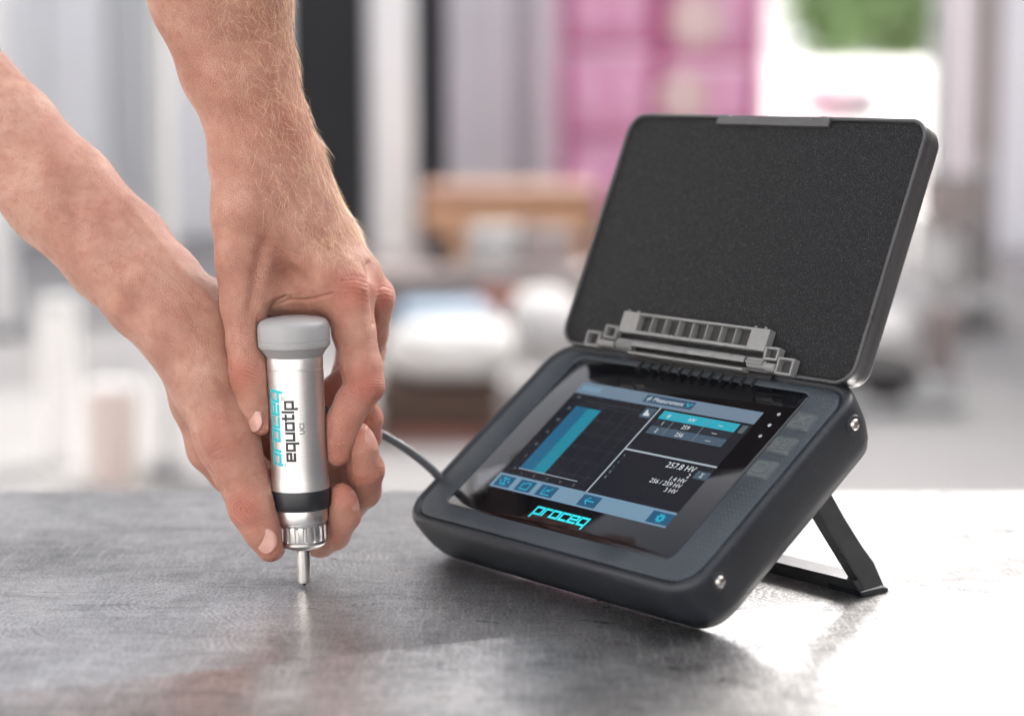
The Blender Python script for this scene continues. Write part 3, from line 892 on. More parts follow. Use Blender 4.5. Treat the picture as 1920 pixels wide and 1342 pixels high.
M['nail'].node_tree.nodes['Principled BSDF'].inputs['Subsurface Scale'].default_value = .001
M['hair'] = mat('blond_hair', (0.88, 0.64, 0.42), 0.3)

CAMP = np.array((0, 0, CAM_H))
person = empty('person', (-0.42, 1.35, -0.8), 'person with bare forearms pressing a silver probe onto the bench with both hands', 'person')
POFF = np.array((-420.0, 1350.0, -800.0))

def make_arm(chains, h, creases, ruddy, label, zlim=None):
    P = [(Q(u, v, d), r) for ch in chains for (u, v, d, r) in ch['p']]
    lo = np.min([p - r for p, r in P], 0) - 4; hi = np.max([p + r for p, r in P], 0) + 4
    f = Field(lo, hi, h)
    for ch in chains:
        fl = None
        if 'flat' in ch:
            a, b, c_, s_ = ch['flat']; nv = Q(600 + a, 600 + b, c_) - Q(600, 600, 0); fl = ((nv / np.linalg.norm(nv)).astype(np.float32), s_)
        f.chain([(Q(u, v, d), r) for (u, v, d, r) in ch['p']], ch.get('ki', 4), ch.get('ko', 4), fl)
    f.carve(probe_sdf, np.array(TIP) + (-26, -24, 0), np.array(TIP) + (24, 24, 160))
    V, Fq = f.mesh()
    V = relax(V, Fq, 3, .5)
    V, Fq = refine(V, Fq)
    V = relax(V, Fq, 2, .5)
    # finer skin where the narrow creases run
    fc = V[Fq].mean(1); fu, fv, _ = unQ(fc)
    near = np.zeros(len(Fq), bool)
    for pts, wd, amp in creases:
        if wd < 4.5: near |= poly_dist(fu, fv, pts) < 9
    N = vnormals(V, Fq)
    view = CAMP - V; view /= np.linalg.norm(view, axis=1, keepdims=True)
    near &= ((N * view).sum(1) > -.1)[Fq].all(1)
    nV = len(V)
    V2_, F2_ = refine(V, Fq[near])
    V, Fq = V2_, np.concatenate([Fq[~near], F2_])
    N = vnormals(V, Fq)
    u, v, d = unQ(V)
    view = CAMP - V; view /= np.linalg.norm(view, axis=1, keepdims=True)
    facing = np.clip((N * view).sum(1) * 2.5 + .2, 0, 1)
    disp = np.zeros(len(V))
    for pts, wd, amp in creases:
        D = poly_dist(u, v, pts)
        if wd < 2.7: wd *= .72
        disp += amp * np.exp(-(D / wd) ** 2) * facing
    V = V + N * disp[:, None]
    rd = np.zeros(len(V))
    for (uu, vv, dd, rr, st) in ruddy:
        c = Q(uu, vv, dd)
        rd += st * np.exp(-((V - c) ** 2).sum(1) / (rr * rr))
    me = bpy.data.meshes.new('forearm_and_hand')
    me.vertices.add(len(V)); me.vertices.foreach_set('co', ((V - POFF) * MM).astype(np.float32).ravel())
    me.loops.add(len(Fq) * 4); me.loops.foreach_set('vertex_index', Fq.astype(np.int32).ravel())
    me.polygons.add(len(Fq)); me.polygons.foreach_set('loop_start', np.arange(0, len(Fq) * 4, 4, dtype=np.int32))
    me.update(calc_edges=True); me.validate()
    at = me.attributes.new('ruddy', 'FLOAT', 'POINT'); at.data.foreach_set('value', np.clip(rd * 1.5, 0, 1).astype(np.float32))
    me.polygons.foreach_set('use_smooth', np.ones(len(me.polygons), bool))
    me.materials.append(M['skin'])
    o = bpy.data.objects.new('forearm_and_hand', me); COL.objects.link(o); o.parent = person
    o['label'] = label
    return o, V, Fq, vnormals(V, Fq)

def nail(arm, V, Fq, N, uv, uv_tip, wd, ln, nrm, dlim=None):
    """nail plate laid on the fingertip. uv: middle of the nail, uv_tip: sheet point towards the tip, nrm: outward normal in sheet axes (u right, v down, d away)"""
    bvh = BVHTree.FromPolygons([tuple(p) for p in V], [tuple(q) for q in Fq.tolist()])
    nv = Q(uv[0] + nrm[0], uv[1] + nrm[1], uv[2] + nrm[2] / 3.31) - Q(*uv); nv /= np.linalg.norm(nv)
    nv = Vector(nv); c = Vector(Q(*uv))
    hit = bvh.ray_cast(c + nv * 25, -nv)
    if hit[0] is None: return
    p0, n0 = hit[0], nv
    ax = Vector(Q(*uv_tip)) - Vector(Q(*uv)); ax = (ax - n0 * ax.dot(n0)).normalized()
    sd = ax.cross(n0).normalized()
    nu, nt = 12, 14; vs = []; inner = []
    for j in range(nt + 1):
        t_ = -1 + 2 * j / nt
        for i in range(nu + 1):
            s_ = -1 + 2 * i / nu
            # rounded-rectangle footprint, cuticle end rounder than the free edge
            e = 1.0 - (.32 * max(0, -t_) ** 2.4 + .22 * max(0, t_) ** 3)
            tl = 1.0 - (.30 if t_ < 0 else .34) * abs(s_) ** 2.2
            q = p0 + sd * (s_ * e * wd / 2) + ax * (t_ * tl * ln / 2)
            hh = bvh.ray_cast(q + n0 * 12, -n0)
            z = (hh[0] - p0).dot(n0) if hh[0] is not None else -abs(s_) * 2
            curve = -(s_ * e) ** 2 * wd * .13 - max(0, t_) ** 2 * .5
            inner.append(z); vs.append((q, s_, t_, curve))
    inner = np.array(inner).reshape(nt + 1, nu + 1)
    mid = np.median(inner[:, nu//2])
    out = []
    for k, (q, s_, t_, curve) in enumerate(vs):
        z = inner[k // (nu + 1), k % (nu + 1)]
        z = .25 * max(z, curve + mid - 2.5) + .75 * (mid + curve)
        edge = max(abs(s_), -t_)
        z += .24 - .55 * max(0, edge - .78) / .22
        out.append(q + n0 * z)
    fs = [(j*(nu+1)+i, j*(nu+1)+i+1, (j+1)*(nu+1)+i+1, (j+1)*(nu+1)+i) for j in range(nt) for i in range(nu)]
    n_ = len(out); mb = MB()
    und = [p - n0 * .5 for p in out]
    mb.add([tuple(np.array(p) - POFF) for p in out + und], fs + [tuple(x + n_ for x in reversed(f)) for f in fs])
    bd = [i for i in range(nu+1)] + [j*(nu+1)+nu for j in range(1, nt+1)] + [nt*(nu+1)+i for i in range(nu-1, -1, -1)] + [j*(nu+1) for j in range(nt-1, 0, -1)]
    mb.f += [(bd[i], bd[(i+1) % len(bd)], bd[(i+1) % len(bd)] + n_, bd[i] + n_) for i in range(len(bd))]
    mb.build('nail', M['nail'], arm, 60)

def oval(cx, cy, a, b, rot, a0=0, a1=360, n=18):
    c, s_ = math.cos(math.radians(rot)), math.sin(math.radians(rot)); pts = []
    for k in range(n + 1):
        q = math.radians(a0 + (a1 - a0) * k / n)
        x, y = a * math.cos(q), b * math.sin(q)
        pts.append((cx + x*c - y*s_, cy + x*s_ + y*c))
    return pts

# --- left hand, coming down from the top: palm on the cap, thumb on the near left, fingers round the right and back
H1 = 1.15
upper = [
    dict(p=[(330, -150, -60, 29), (376, 0, -36, 27), (420, 130, -22, 23.5), (455, 232, -13, 19.5), (459, 300, -10, 19.5), (466, 400, -9, 18.5)], ki=6, ko=10),
    dict(p=[(440, -150, -55, 29), (452, 0, -32, 26), (472, 130, -20, 23), (508, 235, -12, 19.5), (533, 305, -6, 18.5), (560, 370, -2, 17)], ki=6, ko=22),
    dict(p=[(566, 285, 2, 10.5), (572, 315, 3, 9)], ko=10),                                          # ulna end
    dict(p=[(500, 330, -6, 17), (560, 430, -5, 16), (625, 515, -4, 14.5), (657, 550, -3, 13)], ki=6, ko=14),   # index metacarpal
    dict(p=[(535, 330, 2, 17), (600, 440, 6, 15), (665, 515, 12, 13.5), (701, 556, 17, 11.5)], ki=6, ko=12),
    dict(p=[(545, 330, 10, 16), (620, 450, 24, 15), (685, 560, 36, 12)], ki=6, ko=12),
    dict(p=[(540, 340, 16, 15), (600, 450, 38, 14), (655, 570, 52, 12)], ki=6, ko=12),
    dict(p=[(490, 565, 10, 11), (560, 572, 16, 12.5), (640, 575, 14, 12)], ki=5, ko=6),
    dict(p=[(490, 430, 12, 18), (560, 500, 24, 18), (620, 545, 30, 16)], ki=6, ko=12),               # heel of the palm behind the cap
    dict(p=[(468, 400, -9, 18), (462, 490, -11, 16.5), (458, 570, -13, 13)], ki=6, ko=14),           # thumb metacarpal
    dict(p=[(470, 520, -8, 14), (515, 545, -3, 9.5), (560, 552, 0, 8.5), (600, 548, 0, 10), (640, 550, -1, 11)], ki=6, ko=8),  # web over the cap
    dict(p=[(458, 570, -13, 12.6), (459, 640, -14, 10.4), (466, 695, -14, 11.2), (468, 712, -14, 10.8), (478, 755, -15, 8.8), (490, 795, -15, 6.2)], ki=3, ko=5),
    dict(p=[(466, 700, -8, 9.5), (480, 755, -8, 8), (491, 793, -9, 6)], ki=3, ko=3),
    dict(p=[(655, 545, -3, 13.2), (663, 620, -5, 12.2), (678, 690, -7, 11.6), (684, 722, -7, 11.2)], ki=3, ko=5),      # index
    dict(p=[(684, 722, -7, 11.0), (662, 755, -9, 10.2), (644, 790, -10, 9.6), (638, 820, -9, 8.6), (634, 850, -8, 7.2)], ki=3, ko=2),
    dict(p=[(703, 557, 17, 11.6), (692, 625, 30, 11), (676, 690, 38, 10.6)], ki=3, ko=3),            # middle
    dict(p=[(676, 690, 38, 10.4), (630, 735, 35, 9.6), (585, 765, 29, 8.4)], ki=3, ko=2),
    dict(p=[(685, 565, 37, 11), (690, 650, 50, 10.5), (680, 730, 48, 10.4), (635, 775, 40, 9.4), (595, 800, 31, 8.2)], ki=3, ko=2),
    dict(p=[(655, 570, 52, 10), (660, 660, 58, 9), (640, 730, 52, 8.5), (590, 750, 42, 7.5)], ki=3, ko=2),
]
cr = []
# knuckle and joint lines
for k, (dy, am) in enumerate(((-10, -.35), (-4, -.5), (3, -.55), (9, -.4), (15, -.25))):
    cr.append(([(434, 700 + dy), (448, 697 + dy*1.25), (466, 700 + dy*1.3), (482, 706 + dy)], 2.2, am))
for k in range(5): cr.append(([(672, 712 + k*6.5), (692, 709 + k*6), (716, 712 + k*5)], 2.0, -.45 + .07*abs(k-2)))
for k in range(6): cr.append(([(640 + k*2, 520 + k*7.5), (662, 517 + k*8), (690, 524 + k*8.5)], 2.6, -.28))
for k in range(4): cr.append(([(706, 540 + k*9), (720, 537 + k*9), (733, 542 + k*8)], 2.4, -.28))
cr += [([(503, 592), (512, 576), (522, 566), (534, 556)], 3.4, -1.7), ([(520, 572), (545, 562), (575, 563), (622, 552)], 3.2, -1.3), ([(500, 566), (515, 554), (560, 548)], 6, .8),
       ([(535, 560), (570, 548), (610, 540)], 3, -.25), ([(496, 450), (482, 515), (472, 575)], 13, -2.3), ([(492, 600), (487, 640), (484, 665)], 6, .8), ([(655, 532), (678, 542)], 15, 1.3), ([(690, 495), (699, 560), (703, 605)], 7, -1.4), ([(690, 716), (710, 724)], 11, .8), ([(436, 700), (446, 712)], 10, .8), ([(722, 552), (726, 560)], 12, .8), ([(600, 470), (640, 520)], 9, .5), ([(486, 590), (478, 620), (484, 660)], 3, -.4),
       ([(655, 625), (664, 680), (672, 705)], 6, .35), ([(640, 640), (652, 690), (656, 715)], 4, -.4),
       ([(640, 735), (662, 742), (684, 760)], 2.4, -.2)]
# tendons and veins on the back of the hand
cr += [([(520, 330), (570, 420), (640, 520)], 7, .55), ([(560, 350), (620, 440), (690, 530)], 7, .5), ([(590, 400), (640, 460), (705, 530)], 5, -.4),
       ([(545, 350), (590, 440), (655, 525)], 6, -.4), ([(470, 300), (500, 360), (520, 440), (560, 500)], 6, .35), ([(420, 150), (445, 220), (470, 300)], 7, .35),
       ([(500, 60), (520, 150), (540, 240)], 9, .4)]
for k in range(16):
    a = k * 13; cr.append(([(470 + k*9, 470 + k*2.2), (500 + k*9, 455 + k*3), (530 + k*8, 470 + k*4)], 2.0, -.2))
rl = random.Random(5)
for k in range(46):
    x, y = rl.uniform(430, 660), rl.uniform(430, 560)
    if y > 555 - abs(x - 560) * .1 and 500 < x < 620: continue
    L = rl.uniform(14, 34); sl = rl.uniform(-.45, .1)
    cr.append(([(x, y), (x + L*.5, y + L*.5*sl - 2), (x + L, y + L*sl)], 2.0, -rl.uniform(.08, .18)))
for k in range(22):
    x, y = rl.uniform(632, 700), rl.uniform(590, 700)
    cr.append(([(x, y), (x + 9, y + rl.uniform(-3, 1)), (x + 18, y + rl.uniform(-2, 3))], 2.0, -rl.uniform(.07, .15)))
rud = [(668, 540, -14, 12, .55), (722, 553, 6, 12, .6), (455, 702, -24, 9, .5), (694, 722, -14, 11, .6), (636, 850, -12, 10, .4), (645, 790, -16, 10, .25), (490, 800, -18, 8, .3),
       (530, 150, -30, 30, .25), (560, 250, -18, 22, .25), (600, 700, 30, 40, .5)]
arm1, V1, F1, N1 = make_arm(upper, H1, cr, rud, 'forearm coming down from above with its palm resting on the probe cap')
nail(arm1, V1, F1, N1, (482, 784, -18), (490, 812, -18), 12.0, 14.5, (-.72, .10, -.68))

# --- right hand, reaching in from the left: thumb down the near side, fingers round the back, tips on the right
def ctr(s_, n_): return (s_*.667 + n_*.744, s_*.744 - n_*.667)
def arm_pts(tab_):
    out = []
    for s_, n_, d_, r_ in tab_:
        u_, v_ = ctr(s_, n_); out.append((u_, v_, d_, r_))
    return out
lower = [
    dict(p=arm_pts([(60, -141, 66, 25), (200, -141, 54, 24.5), (350, -134, 40, 24), (500, -127, 27, 22.5), (600, -127, 17, 21), (680, -126, 9, 20)]), ki=8, ko=10),
    dict(p=arm_pts([(60, -186, 62, 25.5), (200, -186, 50, 25), (350, -182, 37, 24), (500, -176, 24, 22), (600, -172, 14, 21), (680, -168, 6, 20), (740, -166, 2, 19)]), ki=8, ko=20),
    dict(p=[(365, 625, 2, 20), (392, 720, -3, 19.5), (420, 800, -6, 17.5), (428, 832, -7, 16.8)], ki=6, ko=14),     # thumb metacarpal
    dict(p=[(350, 640, 14, 19), (372, 750, 18, 15.5), (396, 840, 22, 13), (432, 885, 28, 11.5), (468, 900, 32, 10.5)], ki=6, ko=9),        # index metacarpal
    dict(p=[(430, 850, 18, 12.5), (486, 892, 22, 10.5)], ki=4, ko=6),
    dict(p=[(540, 850, 44, 12), (600, 868, 40, 12), (650, 885, 36, 10.5)], ki=4, ko=4),
    dict(p=[(400, 600, 20, 20), (440, 700, 34, 20), (490, 800, 42, 16)], ki=6, ko=10),
    dict(p=[(400, 590, 30, 19), (450, 680, 46, 19), (495, 755, 52, 14)], ki=6, ko=10),
    dict(p=[(428, 825, -7, 16.6), (448, 880, -9, 14.6), (470, 935, -12, 13.2), (476, 955, -13, 13.0), (492, 995, -14, 10.2), (506, 1027, -14, 7.8)], ki=4, ko=6),
    dict(p=[(480, 940, -6, 10), (500, 985, -6, 9.6), (510, 1024, -8, 7.6)], ki=4, ko=4),
    dict(p=[(468, 897, 32, 11.5), (540, 965, 34, 10.6), (600, 1010, 25, 9.9), (626, 1000, 15, 9.6)], ki=4, ko=5),   # index
    dict(p=[(626, 1000, 15, 9.4), (646, 965, 1, 9.0), (643, 940, -5, 7.8), (641, 928, -6, 6.8)], ki=3, ko=2),
    dict(p=[(500, 822, 44, 12), (580, 890, 46, 11), (655, 940, 34, 10.4), (682, 920, 20, 10.0)], ki=4, ko=4),       # middle
    dict(p=[(682, 920, 20, 10), (686, 880, 6, 10.4), (678, 840, -3, 8.8), (673, 816, -5, 7.4)], ki=3, ko=2),
    dict(p=[(500, 755, 54, 11.5), (590, 810, 58, 10.6), (664, 850, 46, 10), (684, 815, 28, 9.4), (690, 785, 16, 8.2), (686, 762, 12, 7.0)], ki=4, ko=3),  # ring
]
cr2 = []
for k, (a, b) in enumerate(((7, 5), (14, 9), (21, 14), (28, 19))):
    cr2.append((oval(459, 957, a, b, 35, 30 + k*8, 330 - k*4), 2.0, -.62 + .08*k))
for k in range(4): cr2.append(([(432 + k*9, 922 + k*3 - k*9), (455 + k*8, 915 - k*8), (480 + k*6, 922 - k*9)], 2.4, -.3))
for k in range(3): cr2.append(([(446 + k*8, 990 + k*6), (470 + k*7, 983 + k*6), (492 + k*5, 975 + k*7)], 2.0, -.2))
cr2 += [([(452, 952), (462, 962)], 16, 1.1), ([(405, 815), (425, 835)], 24, 1.1), ([(448, 990), (478, 985)], 7, -.5), ([(440, 905), (480, 890)], 12, -.7), ([(500, 930), (512, 985)], 8, .7), ([(700, 868), (712, 878)], 10, .7), ([(664, 968), (672, 976)], 9, .6),
        ([(365, 815), (378, 850), (398, 885), (418, 918)], 3.0, -1.1), ([(358, 800), (366, 818)], 4, -.5),
        ([(484, 870), (496, 905), (510, 940)], 4, -.4), ([(640, 868), (652, 872), (672, 868)], 2, -.3), ([(650, 884), (690, 880), (716, 878)], 2.2, -.2), ([(628, 975), (650, 972), (674, 975)], 2.2, -.25), ([(632, 985), (655, 983), (672, 985)], 2, -.15)]
cr2 += [([(240, 380), (300, 455), (350, 515), (410, 575)], 7, .6), ([(225, 400), (285, 480), (345, 545)], 6, -.4), ([(200, 470), (260, 500), (330, 560), (370, 640)], 8, .5),
        ([(250, 570), (285, 610), (300, 640)], 8, -.4), ([(380, 650), (410, 740), (430, 815)], 8, .5), ([(270, 480), (320, 520), (370, 570)], 4, .35)]
for k in range(10): cr2.append(([(395 + k*4, 830 + k*8), (425 + k*4, 815 + k*9), (470 + k*2.5, 835 + k*9)], 2.0, -.2))
for k in range(44):
    x = rl.uniform(385, 480); y = 790 + (x - 385) * .8 + rl.uniform(-60, 70)
    L = rl.uniform(10, 26)
    cr2.append(([(x, y), (x + L*.5, y - L*.25), (x + L, y - L*.3)], 2.0, -rl.uniform(.08, .17)))
rud2 = [(458, 957, -24, 12, .55), (428, 825, -24, 14, .3), (506, 1035, -18, 10, .35), (641, 925, -10, 12, .45), (674, 815, -8, 12, .4), (700, 880, 6, 14, .45), (660, 985, 6, 14, .45), (500, 870, 20, 22, .6), (690, 780, 14, 14, .5), (380, 880, 14, 14, .3)]
arm2, V2, F2, N2 = make_arm(lower, H1, cr2, rud2, 'blurred forearm from the left with its thumb and fingers wrapped round the probe collar')
nail(arm2, V2, F2, N2, (498, 1012, -22), (508, 1050, -20), 13.0, 14.5, (-.42, .12, -.88))
nail(arm2, V2, F2, N2, (690, 828, -6), (678, 795, -8), 11.0, 14.0, (.80, -.22, -.55))
nail(arm2, V2, F2, N2, (656, 940, -6), (645, 905, -8), 10.0, 12.5, (.85, -.12, -.50))

# --- forearm hair
def hair(arm, V, Fq, N, count, region, seed):
    rg = np.random.default_rng(seed)
    u, v, d = unQ(V)
    view = CAMP - V; view /= np.linalg.norm(view, axis=1, keepdims=True)
    wgt = region(u, v) * ((N * view).sum(1) > -.35)
    cand = np.nonzero(wgt > 0)[0]
    pick = rg.choice(cand, count, p=wgt[cand] / wgt[cand].sum())
    vs = []; fs = []
    for i in pick:
        p = V[i] + rg.normal(0, .4, 3); n = N[i]
        flow = Q(u[i] + 28 + rg.normal(0, 34), v[i] + 48 + rg.normal(0, 30), d[i]) - Q(u[i], v[i], d[i])
        flow = flow - n * (flow @ n); flow /= np.linalg.norm(flow) + 1e-9
        L = rg.uniform(6.5, 15); lift = rg.uniform(.08, .38)
        sidev = np.cross(n, flow); bend = rg.normal(0, .34)
        r0 = rg.uniform(.06, .12)
        c = []
        for k in range(5):
            t_ = k / 4
            c.append(p - n*.3 + flow*(L*t_) + n*(lift*L*t_*(1 - .55*t_)) + sidev*(bend*L*t_*t_))
        b0 = len(vs)
        for k in range(5):
            rr = r0 * (1 - .8*k/4)
            for q in range(3):
                a = 2*math.pi*q/3
                vs.append(c[k] + rr*(math.cos(a)*n + math.sin(a)*sidev))
        for k in range(4):
            for q in range(3):
                q2 = (q + 1) % 3
                fs.append((b0+3*k+q, b0+3*k+q2, b0+3*k+3+q2, b0+3*k+3+q))
    me = bpy.data.meshes.new('arm_hair')
    me.from_pydata(((np.array(vs) - POFF)*MM).tolist(), [], fs)
    for p in me.polygons: p.use_smooth = True
    me.materials.append(M['hair'])
    o = bpy.data.objects.new('arm_hair', me); COL.objects.link(o); o.parent = arm; o['kind'] = 'stuff'
def reg1(u, v):
    x0 = np.interp(v, [-100, 0, 130, 230, 300, 400, 500], [310, 370, 400, 430, 450, 490, 600])
    return np.clip((u - x0) / 90, 0.015, .7) * np.clip((520 - v) / 160, 0, 1)
hair(arm1, V1, F1, N1, 3000, reg1, 3)


# ------------------------------------------------------------------ courtyard behind the bench
def BG(u, v, y):
    """courtyard point (m) at distance y seen at sheet position u, v"""
    D = y / (CP - (v - 671) / 4000 * SP)
    return (u - 960) / 4000 * D, CAM_H * MM - D * SP - (v - 671) / 4000 * D * CP
def xs(u, y): return BG(u, 400, y)[0]
def zs(v, y): return BG(960, v, y)[1]
def bgmat(name, col, rough=.7, var=.12, scale=3.0, **k): return worn(name, col, rough, var, scale, 0, **k)
class MBm(MB):
    """metres instead of millimetres"""
    def bx(s, x0, x1, y0, y1, z0, z1): return s.box(x0*1e3, x1*1e3, y0*1e3, y1*1e3, z0*1e3, z1*1e3)
    def rb(s, x0, x1, y0, y1, z0, z1, r=.03, c=.012): return s.rbox(x0*1e3, x1*1e3, y0*1e3, y1*1e3, z0*1e3, z1*1e3, r*1e3, c*1e3, 3)
    def go(s, name, m, parent=None, **k):
        if parent is not None:
            L = parent.location; s.map(lambda p: (p[0]-L.x*1e3, p[1]-L.y*1e3, p[2]-L.z*1e3))
        return s.build(name, m, parent, **k)
GZ = -0.8
B = {}
B['concrete'] = bgmat('yard_concrete', (0.27, 0.265, 0.26), .8, .18, 1.2)
B['white'] = bgmat('white_render', (0.86, 0.86, 0.85), .8, .05, .8)
B['white2'] = bgmat('white_paint', (0.88, 0.88, 0.87), .5, .04, 2)
B['pale'] = bgmat('pale_grey_paint', (0.60, 0.61, 0.60), .6, .08, 2)
B['grey'] = bgmat('grey_sheet', (0.36, 0.37, 0.37), .55, .10, 2)
B['dark'] = bgmat('dark_steel', (0.016, 0.017, 0.019), .85, .2, 4)
B['mid'] = bgmat('mid_grey', (0.16, 0.16, 0.17), .6, .2, 4)
B['pink'] = bgmat('pink_plastic', (0.94, 0.47, 0.67), .5, .08, 3)
B['pinkdark'] = bgmat('magenta_frame', (0.62, 0.13, 0.30), .5, .1, 3)
B['cream'] = bgmat('cream_label', (0.88, 0.64, 0.60), .6, .08, 3)
B['wood'] = bgmat('raw_orange_wood', (0.66, 0.38, 0.22), .65, .2, 9)
B['wooddark'] = bgmat('brown_wood', (0.34, 0.18, 0.115), .65, .25, 9)
B['timber'] = bgmat('dark_timber', (0.085, 0.048, 0.034), .7, .3, 8)
B['rust'] = bgmat('red_brown_paint', (0.30, 0.10, 0.065), .6, .2, 6)
B['sack'] = bgmat('white_sack', (0.64, 0.63, 0.61), .85, .08, 6)
B['blue'] = bgmat('blue_grey_sheet', (0.30, 0.39, 0.48), .6, .1, 5)
B['taupe'] = bgmat('taupe_box', (0.42, 0.36, 0.34), .7, .12, 5)
B['tyre'] = bgmat('tyre_rubber', (0.022, 0.02, 0.02), .7, .3, 8)
B['leaf'] = bgmat('leaf', (0.15, 0.23, 0.09), .55, .5, 1.3)
B['bark'] = bgmat('bark', (0.12, 0.09, 0.06), .85, .3, 9)
B['peach'] = bgmat('peach_drum', (0.74, 0.63, 0.58), .6, .1, 4)

def ground():
    mb = MBm(); n = 24
    for i in range(n):
        for j in range(n):
            pass
    mb.add([(-60e3, -40e3, GZ*1e3), (60e3, -40e3, GZ*1e3), (60e3, 90e3, GZ*1e3), (-60e3, 90e3, GZ*1e3)], [(0, 1, 2, 3)])
    tag(mb.build('ground', B['concrete'], None, smooth=0), kind='structure')
ground()

def hall():
    y = 14.0
    r = empty('hall_facade', (0, y, GZ), 'pale workshop hall wall with upright sheet panels far behind the bench', 'building')
    x_end = xs(1440, y)
    MBm().bx(-9, x_end, y + .12, y + .5, GZ, 11.0).go('wall', B['white'], r, smooth=0)
    # upright cladding panels, each its own sheet with a joint between
    edges = [(-330, 20, 'white2'), (30, 88, 'white2'), (94, 205, 'white2'), (215, 300, 'pale'), (306, 420, 'white2'), (426, 545, 'white2'),
             (672, 690, 'grey'), (840, 905, 'pale'), (909, 960, 'pale'), (964, 1000, 'grey'), (1004, 1046, 'pale'), (1050, 1130, 'pale'), (1134, 1230, 'white2'), (1236, 1330, 'white2'), (1336, 1438, 'white2')]
    for a, b, mt in edges:
        MBm().bx(xs(a, y), xs(b, y), y + .02, y + .12, GZ + .05, 10.9).go('cladding_panel', B[mt], r, smooth=0)
    MBm().bx(xs(780, y), xs(836, y), y + .06, y + .12, GZ + .02, 1.95).go('dark_door', B['dark'], r, smooth=0)
    MBm().bx(-9.1, x_end + .1, y - .15, y + .6, 11.0, 11.2).go('eaves', B['pale'], r, smooth=0)
hall()
def post(u0, u1, y, mt, name, label, v_base=None):
    x0, x1 = xs(u0, y), xs(u1, y)
    r = empty(name, ((x0+x1)/2, y, GZ), label, 'post')
    MBm().rb(x0, x1, y - .07, y + .07, GZ + .03, 2.6, .02).go('shaft', B[mt], r)
    MBm().rb(x0 - .04, x1 + .04, y - .11, y + .11, GZ, GZ + .029, .02).go('base_plate', B['mid'], r)
    return r
post(546, 690, 10.5, 'dark', 'steel_pillar', 'broad dark steel pillar just right of the raised forearm')
post(704, 772, 9.6, 'white2', 'door_post', 'tall white post beside the dark pillar')
post(-20, 20, 9.0, 'white2', 'door_post', 'white post at the far left behind the blurred forearm')
post(1820, 1862, 9.5, 'taupe', 'fence_post', 'slim greyish post at the far right behind the tablet')
post(1742, 1776, 9.8, 'pale', 'fence_post', 'pale slim post just right of the tablet lid')

def pink_bin(u0, u1, v0, v1, y, label, disc=None):
    x0, x1, z1, z0 = xs(u0, y), xs(u1, y), zs(v0, y), zs(v1, y)
    r = empty('pink_crate', ((x0+x1)/2, y, z0), label, 'crate', 'pink crates stacked behind the tablet')
    d = .55; t_ = .045
    MBm().rb(x0+t_, x1-t_, y + .05, y + d, z0 + .02, z1 - .02, .03).go('body', B['pink'], r)
    f = MBm(); f.rb(x0, x0+t_, y, y + .3, z0, z1, .01, .005); f.go('side_rail', B['pinkdark'], r)
    f = MBm(); f.rb(x1-t_, x1, y, y + .3, z0, z1, .01, .005); f.go('side_rail', B['pinkdark'], r)
    MBm().rb(x0+t_, x1-t_, y + .01, y + .3, z0, z0 + .05, .01, .005).go('bottom_rail', B['pinkdark'], r)
    n = 2
    for k in range(n):
        a = x0 + t_ + (x1-x0-2*t_) * (k + .12) / n; b = x0 + t_ + (x1-x0-2*t_) * (k + .88) / n
        MBm().rb(a, b, y + .015, y + .05, z0 + .1, z1 - .06, .03, .01).go('raised_panel', B['pink'], r)
    if disc:
        cx, cz, rad = xs(disc[0], y), zs(disc[1], y), disc[2]
        MB().lathe([(rad*1e3, -y*1e3 + 15 - 0), (rad*1e3, -y*1e3 + 25), (.1, -y*1e3 + 27)], 28, 'y', c=(0, 0, 0)).map(lambda p: (p[0] + cx*1e3, -p[1] + 12, p[2] + cz*1e3)).map(lambda p: (p[0]-r.location.x*1e3, p[1]-r.location.y*1e3, p[2]-r.location.z*1e3)).build('round_label', B['cream'], r)
YP = 12.6
pink_bin(1052, 1236, -150, 92, YP, 'upper left pink crate of the stack behind the lid')
pink_bin(1240, 1424, -150, 118, YP, 'upper right pink crate with an orange round label', (1302, 38, .16))
pink_bin(1052, 1236, 96, 262, YP, 'middle left pink crate with a bright front panel')
pink_bin(1240, 1424, 122, 262, YP, 'middle right pink crate with a cream round label', (1278, 182, .15))
pink_bin(1052, 1236, 266, 402, YP, 'lower left pink crate just above the orange wood')
pink_bin(1240, 1424, 266, 402, YP, 'lower right pink crate hidden low behind the lid')
def plinth():
    r = empty('pallet_base', (xs(1238, YP), YP, GZ), 'low grey plinth carrying the pink crates', 'plinth')
    z = zs(402, YP)
    MBm().rb(xs(1046, YP), xs(1430, YP), YP - .02, YP + .6, z - .08, z - .002, .02).go('deck', B['taupe'], r)
    for u in (1056, 1238, 1418): MBm().rb(xs(u, YP) - .05, xs(u, YP) + .05, YP, YP + .5, GZ, z - .081, .02).go('foot', B['taupe'], r)
plinth()

